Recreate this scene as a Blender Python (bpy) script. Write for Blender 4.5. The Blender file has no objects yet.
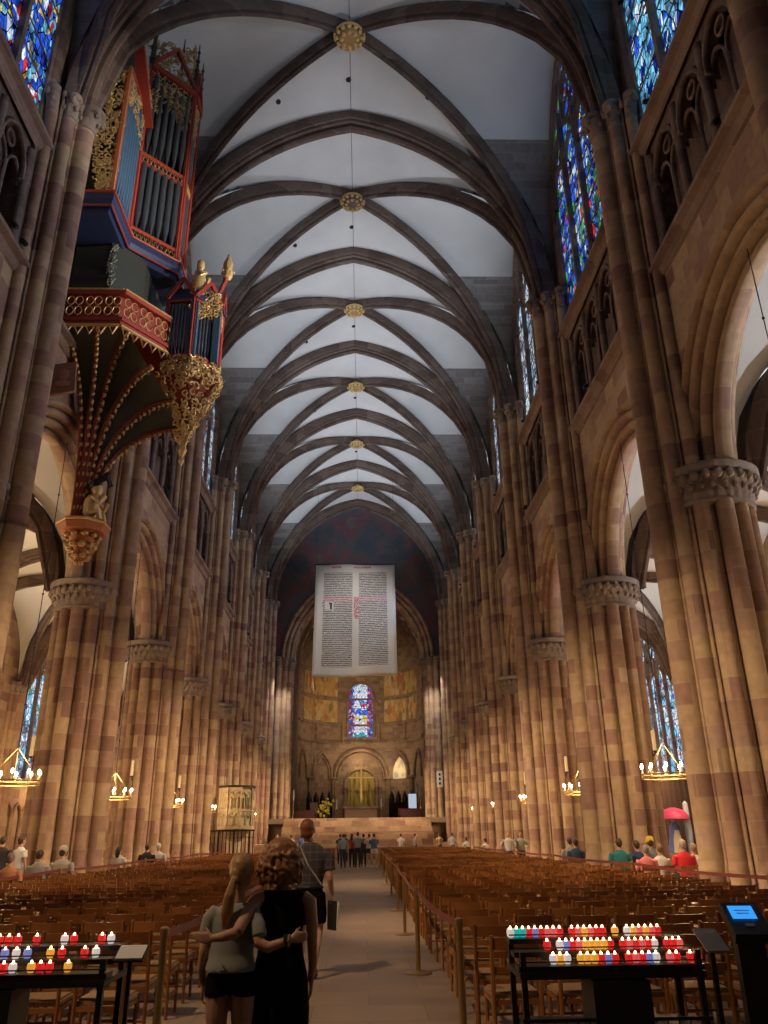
import bpy, bmesh, math, random
from mathutils import Vector, Matrix
import numpy as np
random.seed(7)
PI = math.pi
S = bpy.context.scene
C = S.collection

# ------------------------------------------------------------------ camera
cam_d = bpy.data.cameras.new('camera')
cam = bpy.data.objects.new('camera', cam_d)
C.objects.link(cam)
_f, _th, _yaw, _roll, _cx = 785.76, 0.3898, 0.0282, -0.0120, 0.523
Fv = Vector((math.sin(_yaw)*math.cos(_th), math.cos(_yaw)*math.cos(_th), math.sin(_th)))
R0 = Vector((math.cos(_yaw), -math.sin(_yaw), 0)); U0 = R0.cross(Fv)
Rv = R0*math.cos(_roll) + U0*math.sin(_roll)
Uv = -R0*math.sin(_roll) + U0*math.cos(_roll)
cam.matrix_world = Matrix(((Rv.x, Uv.x, -Fv.x, _cx), (Rv.y, Uv.y, -Fv.y, 0.0), (Rv.z, Uv.z, -Fv.z, 1.65), (0, 0, 0, 1)))
cam_d.sensor_fit = 'VERTICAL'; cam_d.sensor_height = 24.0
cam_d.lens = _f/1024*24.0
cam_d.clip_start = 0.05; cam_d.clip_end = 400
S.camera = cam
S.view_settings.view_transform = 'Standard'; S.view_settings.look = 'None'
S.view_settings.gamma = 1; S.view_settings.use_curve_mapping = False
S.view_settings.exposure = 0.12
W = bpy.data.worlds.new('world'); S.world = W; W.use_nodes = True
W.node_tree.nodes['Background'].inputs[0].default_value = (0.45, 0.55, 0.7, 1)
W.node_tree.nodes['Background'].inputs[1].default_value = 0.6
S.cycles.max_bounces = 5; S.cycles.diffuse_bounces = 1; S.cycles.glossy_bounces = 2
S.cycles.transmission_bounces = 2; S.cycles.sample_clamp_indirect = 3.0
S.cycles.caustics_reflective = False; S.cycles.caustics_refractive = False
S.cycles.use_denoising = True

# ------------------------------------------------------------------ place constants (metres)
Y0, BAY = 16.9, 8.6          # first nave pier in view, bay length
def TY(k): return Y0 + BAY*k
XW = 8.2                     # nave wall plane
XP = 8.6                    # pier centre line
ZC = 21.1                    # vault springing
ZA = 9.25                    # arcade springing
ZS1, ZS2 = 15.0, 19.0        # string courses under triforium and clerestory
XA = 18.0                    # aisle outer wall
KS = range(-2, 7)

def lamp(kind, name, loc, power, col, target=None, angle=60, blend=0.6, radius=0.15):
    d = bpy.data.lights.new(name, kind); d.energy = power; d.color = col
    if kind in ('POINT', 'SPOT'): d.shadow_soft_size = radius
    if kind == 'SPOT': d.spot_size = math.radians(angle); d.spot_blend = blend
    o = bpy.data.objects.new(name, d); C.objects.link(o); o.location = loc
    if target is not None:
        o.rotation_euler = (Vector(target)-Vector(loc)).to_track_quat('-Z', 'Y').to_euler()
    return o

WARM = (1.0, 0.62, 0.30); WARM2 = (1.0, 0.72, 0.45); COOL = (0.72, 0.84, 1.0); NEUT = (1.0, 0.93, 0.86)
SPOTS = []                   # where the added spotlight fixtures stand: (location, target)
for k in range(-1, 6):
    yc = TY(k)+BAY/2
    for s in (-1, 1):
        # warm floodlights on the triforium sill, aimed across and down at the opposite piers and chairs
        yf = yc+(1.3 if k > -1 else -2.2)
        if k == 0 and s < 0: yf = yc-5.4
        a = (s*7.85, yf, ZS1+0.34); t = (-s*7.9, yc+4.3, 1.2)
        lamp('SPOT', 'flood_lamp', a, 15000*(1.0 if k > 0 else 0.8), (1.0, .70, .42), t, 32, 0.95, 0.12); SPOTS.append((a, t))
        # added cool uplights on the clerestory sill, in place of daylight on the vault
        if k == 0 and s < 0: continue
        a = (s*7.85, yc-1.3, ZS2+0.34); t = (s*0.6, yc+0.8, 30)
        lamp('SPOT', 'vault_fill', a, (850 if k < 1 else 1750)*(1 if s > 0 or k > 1 else .6), COOL, t, 84, 0.9, 0.12); SPOTS.append((a, t))
for a, t, p, ang in (((-7.85, 2.4, ZS1+.34), (0.5, 9.9, 0), 5600, 32), ((-7.85, 15.2, ZS1+.34), (4.0, 18.0, 0), 11000, 30), ((-7.85, 30.8, ZS1+.34), (3.8, 31.0, 0), 7000, 38), ((7.85, 12.0, ZS1+.34), (-4.2, 20.0, 0), 1500, 44), ((7.85, 33.0, ZS1+.34), (-3.0, 36.0, 0), 2000, 50)):
    lamp('SPOT', 'seat_lamp', a, p, (1.0, .66, .36), t, ang, 0.9, 0.1); SPOTS.append((a, t))
for k in range(-1, 6):
    yc = TY(k)+BAY/2
    for s in (-1, 1):
        lamp('POINT', 'chandelier_lamp', (s*8.35, yc, 3.55), 190*(.35 if k < 0 else .75 if k == 0 else 1), WARM, radius=0.45); lamp('POINT', 'aisle_glow', (s*15.5, yc, 4.6), 400, WARM, radius=0.4)  # the aisle glow is added fill for the lower aisle walls
        if s > 0: lamp('SPOT', 'aisle_fill', (s*16.8, yc+2, 6.0), 2800 if k < 1 else 1300, (0.82, 0.88, 1.0), (s*11.5, yc-1, 14), 110, 0.9, 0.15)  # upward fill added to brighten the aisle vaults, no fixture
        else: lamp('SPOT', 'aisle_fill', (s*16.8, yc+2, 6.0), 1300, WARM2, (s*11.5, yc-1, 14), 110, 0.9, 0.15)
for k in range(-1, 6):     # added bluish daylight fill from the right upper ledge onto the opposite upper wall
    yc = TY(k)+BAY/2; a = (7.85, yc+2.2, ZS2+0.34); t = (-8.2, yc+3.0, 15.5)
    lamp('SPOT', 'wall_fill', a, 900, (.55, .66, 1.0), t, 62, 0.9, 0.12); SPOTS.append((a, t))
lamp('SPOT', 'organ_fill', (7.85, 9.7, ZS2+.34), 4200, (1.0, .9, .78), (-7.0, 18.8, 21.5), 26, 0.9, 0.1); SPOTS.append(((7.85, 9.7, ZS2+.34), (-7.0, 18.8, 21.5)))  # spot added to bring up the organ's gilding
# choir
lamp('SPOT', 'choir_lamp', (-4.6, 73, 14.8), 2000, WARM2, (2.0, 87, 13), 75, 0.8, 0.1)
lamp('SPOT', 'choir_lamp', (5.0, 73, 14.8), 2000, WARM2, (-2.0, 87, 13), 75, 0.8, 0.1)
lamp('SPOT', 'altar_lamp', (0.2, 84.0, 4.2), 100, WARM2, (0.2, 87.6, 9.5), 80, 0.8, 0.1)
lamp('SPOT', 'step_lamp', (2.5, 61.5, 14.2), 6000, WARM2, (0.3, 69, 2), 60, 0.9, 0.1)
lamp('SPOT', 'pier_lamp', (-6.3, 68.1, 15.6), 1300, NEUT, (-6.3, 69.4, 8.0), 70, 0.9, 0.06)
lamp('SPOT', 'pier_lamp', (6.4, 68.1, 15.6), 1300, NEUT, (6.3, 69.4, 8.0), 70, 0.9, 0.06)
lamp('SPOT', 'banner_fill', (0, 50, 24.5), 2600, NEUT, (0, 60, 17.0), 50, 0.9, 0.1)  # spot added in mid-air to brighten the banner
lamp('POINT', 'niche_lamp', (0.2, 87.0, 9.2), 110, WARM2, radius=.1)

# ------------------------------------------------------------------ mesh helpers
class MB:
    def __init__(s): s.v = []; s.f = []; s.m = []
    def add(s, vs, fs, mi=0):
        b = len(s.v); s.v.extend([tuple(v) for v in vs]); s.f.extend([tuple(b+i for i in f) for f in fs]); s.m.extend([mi]*len(fs)); return s
    def box(s, x0, x1, y0, y1, z0, z1, mi=0):
        vs = [(x, y, z) for z in (z0, z1) for y in (y0, y1) for x in (x0, x1)]
        return s.add(vs, [(0,2,3,1),(4,5,7,6),(0,1,5,4),(2,6,7,3),(0,4,6,2),(1,3,7,5)], mi)
    def obox(s, c, ax, ay, az, mi=0):           # oriented box: centre, half-axis vectors
        c, ax, ay, az = map(Vector, (c, ax, ay, az))
        vs = [c+ax*i+ay*j+az*k for k in (-1,1) for j in (-1,1) for i in (-1,1)]
        return s.add(vs, [(0,2,3,1),(4,5,7,6),(0,1,5,4),(2,6,7,3),(0,4,6,2),(1,3,7,5)], mi)
    def bar(s, p, q, w, h=None, mi=0, up=(0,0,1)):
        p, q = Vector(p), Vector(q); h = h or w; d = (q-p)
        u = Vector(up)
        if abs(d.normalized().dot(u)) > 0.98: u = Vector((0,1,0))
        a = d.cross(u).normalized(); b = a.cross(d).normalized()
        return s.obox((p+q)/2, a*w/2, b*h/2, d/2, mi)
    def tube(s, pts, r, n=8, mi=0, caps=True, closed=False):
        pts = [Vector(p) for p in pts]; m = len(pts)
        rr = r if isinstance(r, (list, tuple)) else [r]*m
        vs = []; prev = None
        for i, p in enumerate(pts):
            if closed: t = pts[(i+1) % m]-pts[i-1]
            else: t = pts[min(i+1, m-1)]-pts[max(i-1, 0)]
            t = t.normalized() if t.length > 1e-9 else Vector((0,0,1))
            if prev is None:
                a = t.orthogonal().normalized()
            else:
                a = prev - t*prev.dot(t); a = a.normalized() if a.length > 1e-6 else t.orthogonal().normalized()
            prev = a; b = t.cross(a)
            for j in range(n):
                g = 2*PI*j/n; vs.append(p+(a*math.cos(g)+b*math.sin(g))*rr[i])
        fs = []
        for i in range(m if closed else m-1):
            for j in range(n):
                k = (i+1) % m
                fs.append((i*n+j, i*n+(j+1) % n, k*n+(j+1) % n, k*n+j))
        if caps and not closed:
            fs.append(tuple(range(n-1, -1, -1))); fs.append(tuple((m-1)*n+j for j in range(n)))
        return s.add(vs, fs, mi)
    def lathe(s, prof, c=(0,0,0), n=16, mi=0, mod=None):     # prof: (r, z)
        vs = []; fs = []
        for r, z in prof:
            for j in range(n):
                g = 2*PI*j/n; q = r*(mod(g, z) if mod else 1)
                vs.append((c[0]+q*math.cos(g), c[1]+q*math.sin(g), c[2]+z))
        for i in range(len(prof)-1):
            for j in range(n): fs.append((i*n+j, i*n+(j+1) % n, (i+1)*n+(j+1) % n, (i+1)*n+j))
        fs.append(tuple(range(n-1, -1, -1))); fs.append(tuple((len(prof)-1)*n+j for j in range(n)))
        return s.add(vs, fs, mi)
    def ball(s, c, r, n=8, mi=0):
        rx, ry, rz = r if isinstance(r, (tuple, list)) else (r, r, r)
        m = max(4, n//2+1); vs = [(c[0], c[1], c[2]-rz)]
        for i in range(1, m):
            a = -PI/2+PI*i/m
            for j in range(n):
                g = 2*PI*j/n; vs.append((c[0]+rx*math.cos(a)*math.cos(g), c[1]+ry*math.cos(a)*math.sin(g), c[2]+rz*math.sin(a)))
        vs.append((c[0], c[1], c[2]+rz)); fs = []
        for j in range(n): fs.append((0, 1+(j+1) % n, 1+j))
        for i in range(m-2):
            for j in range(n): fs.append((1+i*n+j, 1+i*n+(j+1) % n, 1+(i+1)*n+(j+1) % n, 1+(i+1)*n+j))
        L = len(vs)-1; b = 1+(m-2)*n
        for j in range(n): fs.append((b+j, b+(j+1) % n, L))
        return s.add(vs, fs, mi)
    def prism(s, poly, z0, z1, mi=0, poly2=None):            # poly in xy
        n = len(poly); p2 = poly2 or poly
        vs = [(x, y, z0) for x, y in poly]+[(x, y, z1) for x, y in p2]
        fs = [(j, (j+1) % n, n+(j+1) % n, n+j) for j in range(n)]
        fs.append(tuple(range(n-1, -1, -1))); fs.append(tuple(range(n, 2*n)))
        return s.add(vs, fs, mi)
    def strip(s, A, B, mi=0, closed=False):                  # quads between two equal rows of points
        n = len(A); m = n if closed else n-1
        return s.add(list(A)+list(B), [(i, (i+1) % n, n+(i+1) % n, n+i) for i in range(m)], mi)
    def rows(s, R, mi=0, closed=False):
        n = len(R[0]); vs = [p for r in R for p in r]; fs = []
        for i in range(len(R)-1):
            for j in range(n if closed else n-1):
                k = (j+1) % n; fs.append((i*n+j, i*n+k, (i+1)*n+k, (i+1)*n+j))
        return s.add(vs, fs, mi)
    def build(s, name, mats, parent=None, loc=None, smooth=None, offset=None):
        me = bpy.data.meshes.new(name)
        vs = s.v
        if offset is not None: vs = [(a-offset[0], b-offset[1], c-offset[2]) for a, b, c in vs]
        me.from_pydata(vs, [], s.f)
        if not isinstance(mats, (list, tuple)): mats = [mats]
        for m in mats: me.materials.append(m)
        if len(mats) > 1: me.polygons.foreach_set('material_index', s.m)
        me.validate(); me.update()
        if smooth is not None:
            me.polygons.foreach_set('use_smooth', [True]*len(me.polygons)); me.set_sharp_from_angle(angle=math.radians(smooth))
        o = bpy.data.objects.new(name, me); C.objects.link(o)
        if parent is not None: o.parent = parent
        if loc is not None: o.location = loc
        elif offset is not None and parent is None: o.location = offset
        return o

def flip_if(o): return o
def tag(o, label, cat, group=None):
    o['label'] = label; o['category'] = cat
    if group: o['group'] = group
    return o
def thing(name, label, cat, loc=(0,0,0), rz=0, group=None):
    o = bpy.data.objects.new(name, None); C.objects.link(o); o.location = loc; o.rotation_euler = (0,0,rz)
    o.empty_display_size = 0.2
    return tag(o, label, cat, group)
def struct(o): o['kind'] = 'structure'; return o
def copy_tree(o, parent=None):
    c = o.copy(); C.objects.link(c)
    if parent is not None: c.parent = parent
    for ch in list(o.children): copy_tree(ch, c)
    return c

# ------------------------------------------------------------------ arches
def arch(a, rise, off=0.0, n=12, z0=0.0, foot=0.0, yc=0.0):
    """pointed arch, half span a and rise at offset 0; list of (y, z) left to right, offset outward by off;
    foot adds a straight piece below the springing"""
    R = (a*a+rise*rise)/(2*a); c = a-R; Ro = R+off
    th = math.acos(max(-1, min(1, -c/Ro))) if Ro > abs(c) else 0
    right = [(c+Ro*math.cos(th*i/n), Ro*math.sin(th*i/n)) for i in range(n+1)]     # from springing to apex
    left = [(-y, z) for y, z in right]
    pts = left[:-1]+right[::-1]
    if foot: pts = [(pts[0][0], -foot)]+pts+[(pts[-1][0], -foot)]
    return [(y+yc, z+z0) for y, z in pts]
def roll(cn, cd, r, a0, a1, n=5):               # part of a circle in (offset, depth)
    return [(cn+r*math.cos(math.radians(a0+(a1-a0)*i/n)), cd+r*math.sin(math.radians(a0+(a1-a0)*i/n))) for i in range(n+1)]
def sweep_arch(mb, a, rise, prof, place, n=12, foot=0.0, z0=0, yc=0, mi=0):
    R = [[place(y, z, d) for y, z in arch(a, rise, o, n, z0, foot, yc)] for o, d in prof]
    mb.rows(R, mi)
def sweep_path(mb, path, prof, side, mi=0, closed_prof=True):
    """prof: (s, d) with s along the 'side' vector and d away from it, perpendicular to the path"""
    path = [Vector(p) for p in path]; rows = []
    for i, p in enumerate(path):
        t = (path[min(i+1, len(path)-1)]-path[max(i-1, 0)]).normalized()
        sd = Vector(side); sd = (sd-t*sd.dot(t)).normalized(); nn = t.cross(sd)
        if nn.z < 0: nn = -nn
        rows.append([p+sd*a+nn*b for a, b in prof])
    mb.rows(rows, mi, closed=closed_prof)

# ------------------------------------------------------------------ materials
def mat(name, col=(.5,.5,.5), rough=0.7, metal=0.0, emit=None, strength=1.0, spec=None):
    m = bpy.data.materials.new(name); m.use_nodes = True
    b = m.node_tree.nodes['Principled BSDF']
    b.inputs['Base Color'].default_value = (*col, 1); b.inputs['Roughness'].default_value = rough
    b.inputs['Metallic'].default_value = metal
    if spec is not None: b.inputs['Specular IOR Level'].default_value = spec
    if emit: b.inputs['Emission Color'].default_value = (*emit, 1); b.inputs['Emission Strength'].default_value = strength
    return m
class NT:
    def __init__(s, m): s.t = m.node_tree; s.b = s.t.nodes['Principled BSDF']
    def n(s, typ, **k):
        x = s.t.nodes.new(typ)
        for a, v in k.items(): setattr(x, a, v)
        return x
    def l(s, a, b): s.t.links.new(a, b)
    def vm(s, op, a, b=None):
        x = s.n('ShaderNodeVectorMath', operation=op)
        for i, v in enumerate((a, b)):
            if v is None: continue
            if isinstance(v, (tuple, list)): x.inputs[i].default_value = v
            else: s.l(v, x.inputs[i])
        return x.outputs[0]
    def m(s, op, a, b=None, c=None):
        x = s.n('ShaderNodeMath', operation=op)
        for i, v in enumerate((a, b, c)):
            if v is None: continue
            if isinstance(v, (int, float)): x.inputs[i].default_value = v
            else: s.l(v, x.inputs[i])
        return x.outputs[0]
    def ramp(s, fac, stops, const=False):
        x = s.n('ShaderNodeValToRGB'); cr = x.color_ramp
        if const: cr.interpolation = 'CONSTANT'
        while len(cr.elements) < len(stops): cr.elements.new(0.5)
        for e, (p, c) in zip(cr.elements, stops): e.position = p; e.color = (*c, 1)
        s.l(fac, x.inputs[0]); return x.outputs[0]
    def mix(s, fac, a, b, mode='MIX'):
        x = s.n('ShaderNodeMix', data_type='RGBA', blend_type=mode)
        for i, v in ((0, fac), (6, a), (7, b)):
            if isinstance(v, (int, float)): x.inputs[i].default_value = v
            elif isinstance(v, (tuple, list)): x.inputs[i].default_value = (*v, 1)
            else: s.l(v, x.inputs[i])
        return x.outputs[2]
    def noise(s, vec, scale, detail=3):
        x = s.n('ShaderNodeTexNoise'); x.inputs['Scale'].default_value = scale; x.inputs['Detail'].default_value = detail
        if vec is not None: s.l(vec, x.inputs['Vector'])
        return x.outputs['Fac']

def stone(name, stops, cell=(0.85, 0.85, 0.46), mortar=0.35, bump=0.25, rough=0.85):
    m = mat(name, rough=rough); t = NT(m)
    pos = t.n('ShaderNodeNewGeometry').outputs['Position']
    sc = t.vm('MULTIPLY', pos, (1/cell[0], 1/cell[1], 1/cell[2]))
    sc = t.vm('ADD', sc, (0.313, 0.171, 0.07))
    sep = t.n('ShaderNodeSeparateXYZ'); t.l(sc, sep.inputs[0])
    row = t.m('FLOOR', sep.outputs[2])
    off = t.m('MULTIPLY', row, 0.437)
    cx = t.m('ADD', sep.outputs[0], off); cy = t.m('ADD', sep.outputs[1], off)
    cb = t.n('ShaderNodeCombineXYZ')
    t.l(t.m('FLOOR', cx), cb.inputs[0]); t.l(t.m('FLOOR', cy), cb.inputs[1]); t.l(row, cb.inputs[2])
    wn = t.n('ShaderNodeTexWhiteNoise', noise_dimensions='3D'); t.l(cb.outputs[0], wn.inputs['Vector'])
    big = t.noise(pos, 0.35, 2)
    v = t.m('ADD', t.m('MULTIPLY', wn.outputs['Value'], 0.75), t.m('MULTIPLY', t.m('SUBTRACT', big, 0.3), 0.6))
    col = t.ramp(v, stops)
    fine = t.noise(pos, 5.0, 4)
    col = t.mix(0.55, col, t.ramp(fine, [(0.25, (0.62, 0.6, 0.6)), (0.75, (1.1, 1.1, 1.08))]), 'MULTIPLY')
    # joints
    fz = t.m('FRACT', sep.outputs[2]); jz = t.m('LESS_THAN', fz, 0.05)
    fy = t.m('FRACT', cy); jy = t.m('LESS_THAN', fy, 0.022)
    j = t.m('MULTIPLY', t.m('MAXIMUM', jz, jy), mortar)
    col = t.mix(j, col, (0.50, 0.42, 0.34))
    t.l(col, t.b.inputs['Base Color'])
    bp = t.n('ShaderNodeBump'); bp.inputs['Strength'].default_value = bump; bp.inputs['Distance'].default_value = 0.05
    t.l(t.m('SUBTRACT', fine, t.m('MULTIPLY', jz, 0.5)), bp.inputs['Height']); t.l(bp.outputs[0], t.b.inputs['Normal'])
    return m

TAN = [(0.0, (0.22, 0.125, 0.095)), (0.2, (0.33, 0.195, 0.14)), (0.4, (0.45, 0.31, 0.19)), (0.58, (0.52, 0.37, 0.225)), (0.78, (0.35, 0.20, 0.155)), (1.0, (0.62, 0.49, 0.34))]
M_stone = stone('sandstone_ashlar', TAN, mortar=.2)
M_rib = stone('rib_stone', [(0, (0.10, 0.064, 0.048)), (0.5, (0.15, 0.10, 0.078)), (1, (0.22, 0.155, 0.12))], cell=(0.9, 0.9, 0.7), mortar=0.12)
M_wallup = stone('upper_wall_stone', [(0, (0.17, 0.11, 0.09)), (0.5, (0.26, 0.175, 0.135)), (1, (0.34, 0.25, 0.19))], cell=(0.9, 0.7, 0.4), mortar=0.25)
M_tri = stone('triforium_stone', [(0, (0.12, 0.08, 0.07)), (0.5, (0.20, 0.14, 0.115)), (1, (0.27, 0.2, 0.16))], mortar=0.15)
M_cap = stone('capital_stone', [(0, (0.22, 0.16, 0.13)), (0.5, (0.32, 0.25, 0.2)), (1, (0.42, 0.34, 0.27))], mortar=0.0, bump=0.9)
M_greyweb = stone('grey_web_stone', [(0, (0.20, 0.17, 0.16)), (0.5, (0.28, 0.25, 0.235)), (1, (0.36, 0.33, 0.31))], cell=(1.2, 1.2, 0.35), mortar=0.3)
def plaster(name, col):
    m = mat(name, col, 0.9); t = NT(m); pos = t.n('ShaderNodeNewGeometry').outputs['Position']
    f = t.noise(pos, 0.5, 4)
    t.l(t.ramp(f, [(0.3, tuple(c*0.86 for c in col)), (0.7, col)]), t.b.inputs['Base Color']); return m
M_web = plaster('white_plaster', (0.74, 0.72, 0.69))
M_aweb = plaster('aisle_plaster', (0.70, 0.68, 0.63))
M_dark = mat('dark_recess', (0.035, 0.028, 0.026), 0.9)
M_lead = mat('window_lead', (0.03, 0.028, 0.028), 0.7)
def glass(name, stops, strength=1.0, scale=4.6, dark=0.3):
    m = bpy.data.materials.new(name); m.use_nodes = True; tr = m.node_tree
    t = NT(m); tr.nodes.remove(t.b)
    em = t.n('ShaderNodeEmission'); out = [n for n in tr.nodes if n.type == 'OUTPUT_MATERIAL'][0]
    pos = t.n('ShaderNodeNewGeometry').outputs['Position']
    p2 = t.vm('MULTIPLY', pos, (1.0, 1.0, 0.5))
    def vor(sc, feat='F1'):
        v = t.n('ShaderNodeTexVoronoi', feature=feat); v.inputs['Scale'].default_value = sc; t.l(p2, v.inputs['Vector']); return v
    v = vor(scale); sp = t.n('ShaderNodeSeparateColor'); t.l(v.outputs['Color'], sp.inputs[0])
    big = t.noise(pos, 0.55, 1)
    fac = t.m('FRACT', t.m('ADD', t.m('MULTIPLY', sp.outputs[0], 0.62), t.m('MULTIPLY', big, 1.3)))
    col = t.ramp(fac, stops, const=True)
    v2 = vor(scale*2.6); s2 = t.n('ShaderNodeSeparateColor'); t.l(v2.outputs['Color'], s2.inputs[0])
    br = t.ramp(s2.outputs[1], [(0.0, (dark, dark, dark)), (0.5, (0.8, 0.8, 0.85)), (1.0, (1.5, 1.5, 1.5))])
    col = t.mix(1.0, col, br, 'MULTIPLY')
    e = vor(scale, 'DISTANCE_TO_EDGE'); ed = t.m('GREATER_THAN', e.outputs[0], 0.045)
    col = t.mix(1.0, col, t.ramp(t.noise(pos, 1.3, 2), [(.38, (.25, .25, .3)), (.55, (1, 1, 1))]), 'MULTIPLY')
    t.l(col, em.inputs[0]); t.l(t.m('MULTIPLY', ed, strength*1.2), em.inputs[1]); t.l(em.outputs[0], out.inputs[0])
    return m
BL = (0.03, 0.10, 0.62); CY = (0.16, 0.5, 0.72); RD = (0.62, 0.04, 0.05); GN = (0.08, 0.34, 0.12); YE = (0.72, 0.5, 0.1); WH = (0.62, 0.74, 0.86); NV = (0.015, 0.03, 0.25); PL = (0.25, 0.45, 0.65)
G_blue = glass('stained_glass_blue', [(0, BL), (0.2, CY), (0.34, NV), (0.46, BL), (0.6, WH), (0.68, RD), (0.75, CY), (0.86, YE), (0.92, BL)], 0.9)
G_mix = glass('stained_glass_mixed', [(0, BL), (0.16, GN), (0.3, RD), (0.4, BL), (0.52, YE), (0.6, NV), (0.7, WH), (0.8, BL), (0.9, PL)], 0.85)
G_cyan = glass('stained_glass_cyan', [(0, CY), (0.25, BL), (0.4, PL), (0.55, NV), (0.65, CY), (0.8, WH), (0.92, NV)], 0.9)
G_pale = glass('stained_glass_pale', [(0, WH), (0.2, PL), (0.4, (0.42, 0.55, 0.58)), (0.55, WH), (0.7, (0.2, 0.3, 0.4)), (0.85, (0.55, 0.6, 0.55)), (0.95, (0.4, 0.15, 0.2))], 0.85)
G_aisle = glass('stained_glass_aisle', [(0, CY), (0.15, WH), (0.4, BL), (0.48, PL), (0.62, WH), (0.76, GN), (0.79, WH), (0.92, RD), (0.94, PL)], 1.0, 4.6, .6)

# ================================================================== STRUCTURE
# ---- floor
def floor_mat():
    m = mat('floor_slabs', rough=0.5); t = NT(m)
    pos = t.n('ShaderNodeNewGeometry').outputs['Position']
    br = t.n('ShaderNodeTexBrick'); t.l(pos, br.inputs['Vector'])
    br.inputs['Color1'].default_value = (0.32, 0.235, 0.175, 1); br.inputs['Color2'].default_value = (0.27, 0.195, 0.145, 1); br.inputs['Mortar'].default_value = (0.22, 0.16, 0.12, 1)
    br.inputs['Scale'].default_value = 1.0; br.inputs['Mortar Size'].default_value = 0.008; br.inputs['Brick Width'].default_value = 1.15; br.inputs['Row Height'].default_value = 0.8
    f = t.noise(pos, 1.1, 5)
    col = t.mix(1.0, br.outputs[0], t.ramp(f, [(0.3, (0.72, 0.72, 0.72)), (0.7, (1.12, 1.1, 1.08))]), 'MULTIPLY')
    t.l(col, t.b.inputs['Base Color'])
    t.l(t.ramp(f, [(0.3, (0.42,)*3), (0.7, (0.62,)*3)]), t.b.inputs['Roughness'])
    return m
M_floor = floor_mat()
YB, YE_ = -1.2, 72.0
struct(MB().box(-XA-1, XA+1, YB-1, 96, -0.4, 0.0).build('floor', M_floor))

# ---- webs
VA, VR = 8.35, 9.75
_Rv = (VA*VA+VR*VR)/(2*VA); _cv = VA-_Rv
def g(u): return math.sqrt(max(0, _Rv**2-(VA*abs(u)-_cv)**2))
def web_bay(mb, yc, hb, xa, zs, gf, N=20, xc=0.0, zgrey=None):
    def pt(i, j):
        u = abs(i)/N; v = abs(j)/N
        return (xc+xa*i/N, yc+hb*j/N, zs+gf(min(u, v)))
    idx = {}; vs = []
    for i in range(-N, N+1):
        for j in range(-N, N+1): idx[i, j] = len(vs); vs.append(pt(i, j))
    fs = []; ms = []
    for i in range(-N, N):
        for j in range(-N, N):
            a, b, c, d = idx[i, j], idx[i+1, j], idx[i+1, j+1], idx[i, j+1]
            mu = abs(i+.5)/N; mv = abs(j+.5)/N
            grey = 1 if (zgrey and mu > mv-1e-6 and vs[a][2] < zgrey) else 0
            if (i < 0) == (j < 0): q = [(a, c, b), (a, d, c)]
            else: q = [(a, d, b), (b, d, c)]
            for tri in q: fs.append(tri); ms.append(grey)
    b0 = len(mb.v); mb.v.extend(vs); mb.f.extend([tuple(b0+k for k in f) for f in fs]); mb.m.extend(ms)
for k in range(-2, 6):
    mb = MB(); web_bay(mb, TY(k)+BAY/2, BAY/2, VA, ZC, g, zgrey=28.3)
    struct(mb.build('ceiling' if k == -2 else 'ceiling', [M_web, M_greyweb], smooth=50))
# crossing ceiling slab above the choir
# ---- ribs
TRP = [(-.5, .3), (-.5, -.02), (-.42, -.12), (-.34, -.1), (-.3, -.2), (-.2, -.24), (-.14, -.18), (-.13, -.34), (-.05, -.42), (.05, -.42), (.13, -.34), (.14, -.18), (.2, -.24), (.3, -.2), (.34, -.1), (.42, -.12), (.5, -.02), (.5, .3)]
DRP = [(p_*.85, q_) for p_, q_ in [(-.24, .3), (-.24, 0), (-.16, -.1), (-.09, -.1), (-.09, -.24), (0, -.31), (.09, -.24), (.09, -.1), (.16, -.1), (.24, 0), (.24, .3)]]
WRP = [(-.16, .2), (-.16, -.05), (-.08, -.14), (.08, -.14), (.16, -.05), (.16, .2)]
def trans_path(y, xa=7.72, rise=9.55, zs=ZC, n=18, xc=0): return [(xc+x, y, z) for x, z in arch(xa, rise, 0, n, zs)]
tn = 0
def trimname():
    global tn; tn += 1; return 'trim_%d' % tn
for k in range(-1, 7):
    mb = MB(); sweep_path(mb, trans_path(TY(k)), TRP if k < 6 else [(a*1.5, b*1.1) for a, b in TRP], (0, 1, 0))
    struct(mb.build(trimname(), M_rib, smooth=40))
for k in range(-1, 6):
    yc = TY(k)+BAY/2
    for sx in (-1, 1):
        mb = MB()
        path = []
        for i in range(25):
            u = 1-2*i/24
            path.append((sx*u*(VA-.62), yc+u*(BAY/2-.25), ZC+g(u)*0.985-.14))
        dr = Vector((sx*(VA-.6), BAY/2, 0)).normalized(); sweep_path(mb, path, DRP, (-dr.y, dr.x, 0))
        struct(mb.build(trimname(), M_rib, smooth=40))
    for s in (-1, 1):       # wall rib
        mb = MB(); pth = [(s*(XW-.1), y, z) for y, z in arch(BAY/2-.75, g(0)-1.4, 0, 12, ZC)]
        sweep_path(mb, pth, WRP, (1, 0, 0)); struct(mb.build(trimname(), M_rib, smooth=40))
# ridge line joint
mb = MB(); mb.box(-.012, .012, TY(-1), TY(6), ZC+g(0)-.012, ZC+g(0)+.03); struct(mb.build(trimname(), M_rib))

# ---- star outline of a clustered pier
def outline(circs, o, n=200):
    out = []
    for i in range(n):
        a = 2*PI*i/n; dx, dy = math.cos(a), math.sin(a); best = 0.05
        for cx, cy, r in circs:
            ex, ey = cx-o[0], cy-o[1]; b = ex*dx+ey*dy; disc = b*b-(ex*ex+ey*ey-r*r)
            if disc > 0: best = max(best, b+math.sqrt(disc))
        out.append((o[0]+dx*best, o[1]+dy*best))
    return out
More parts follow.
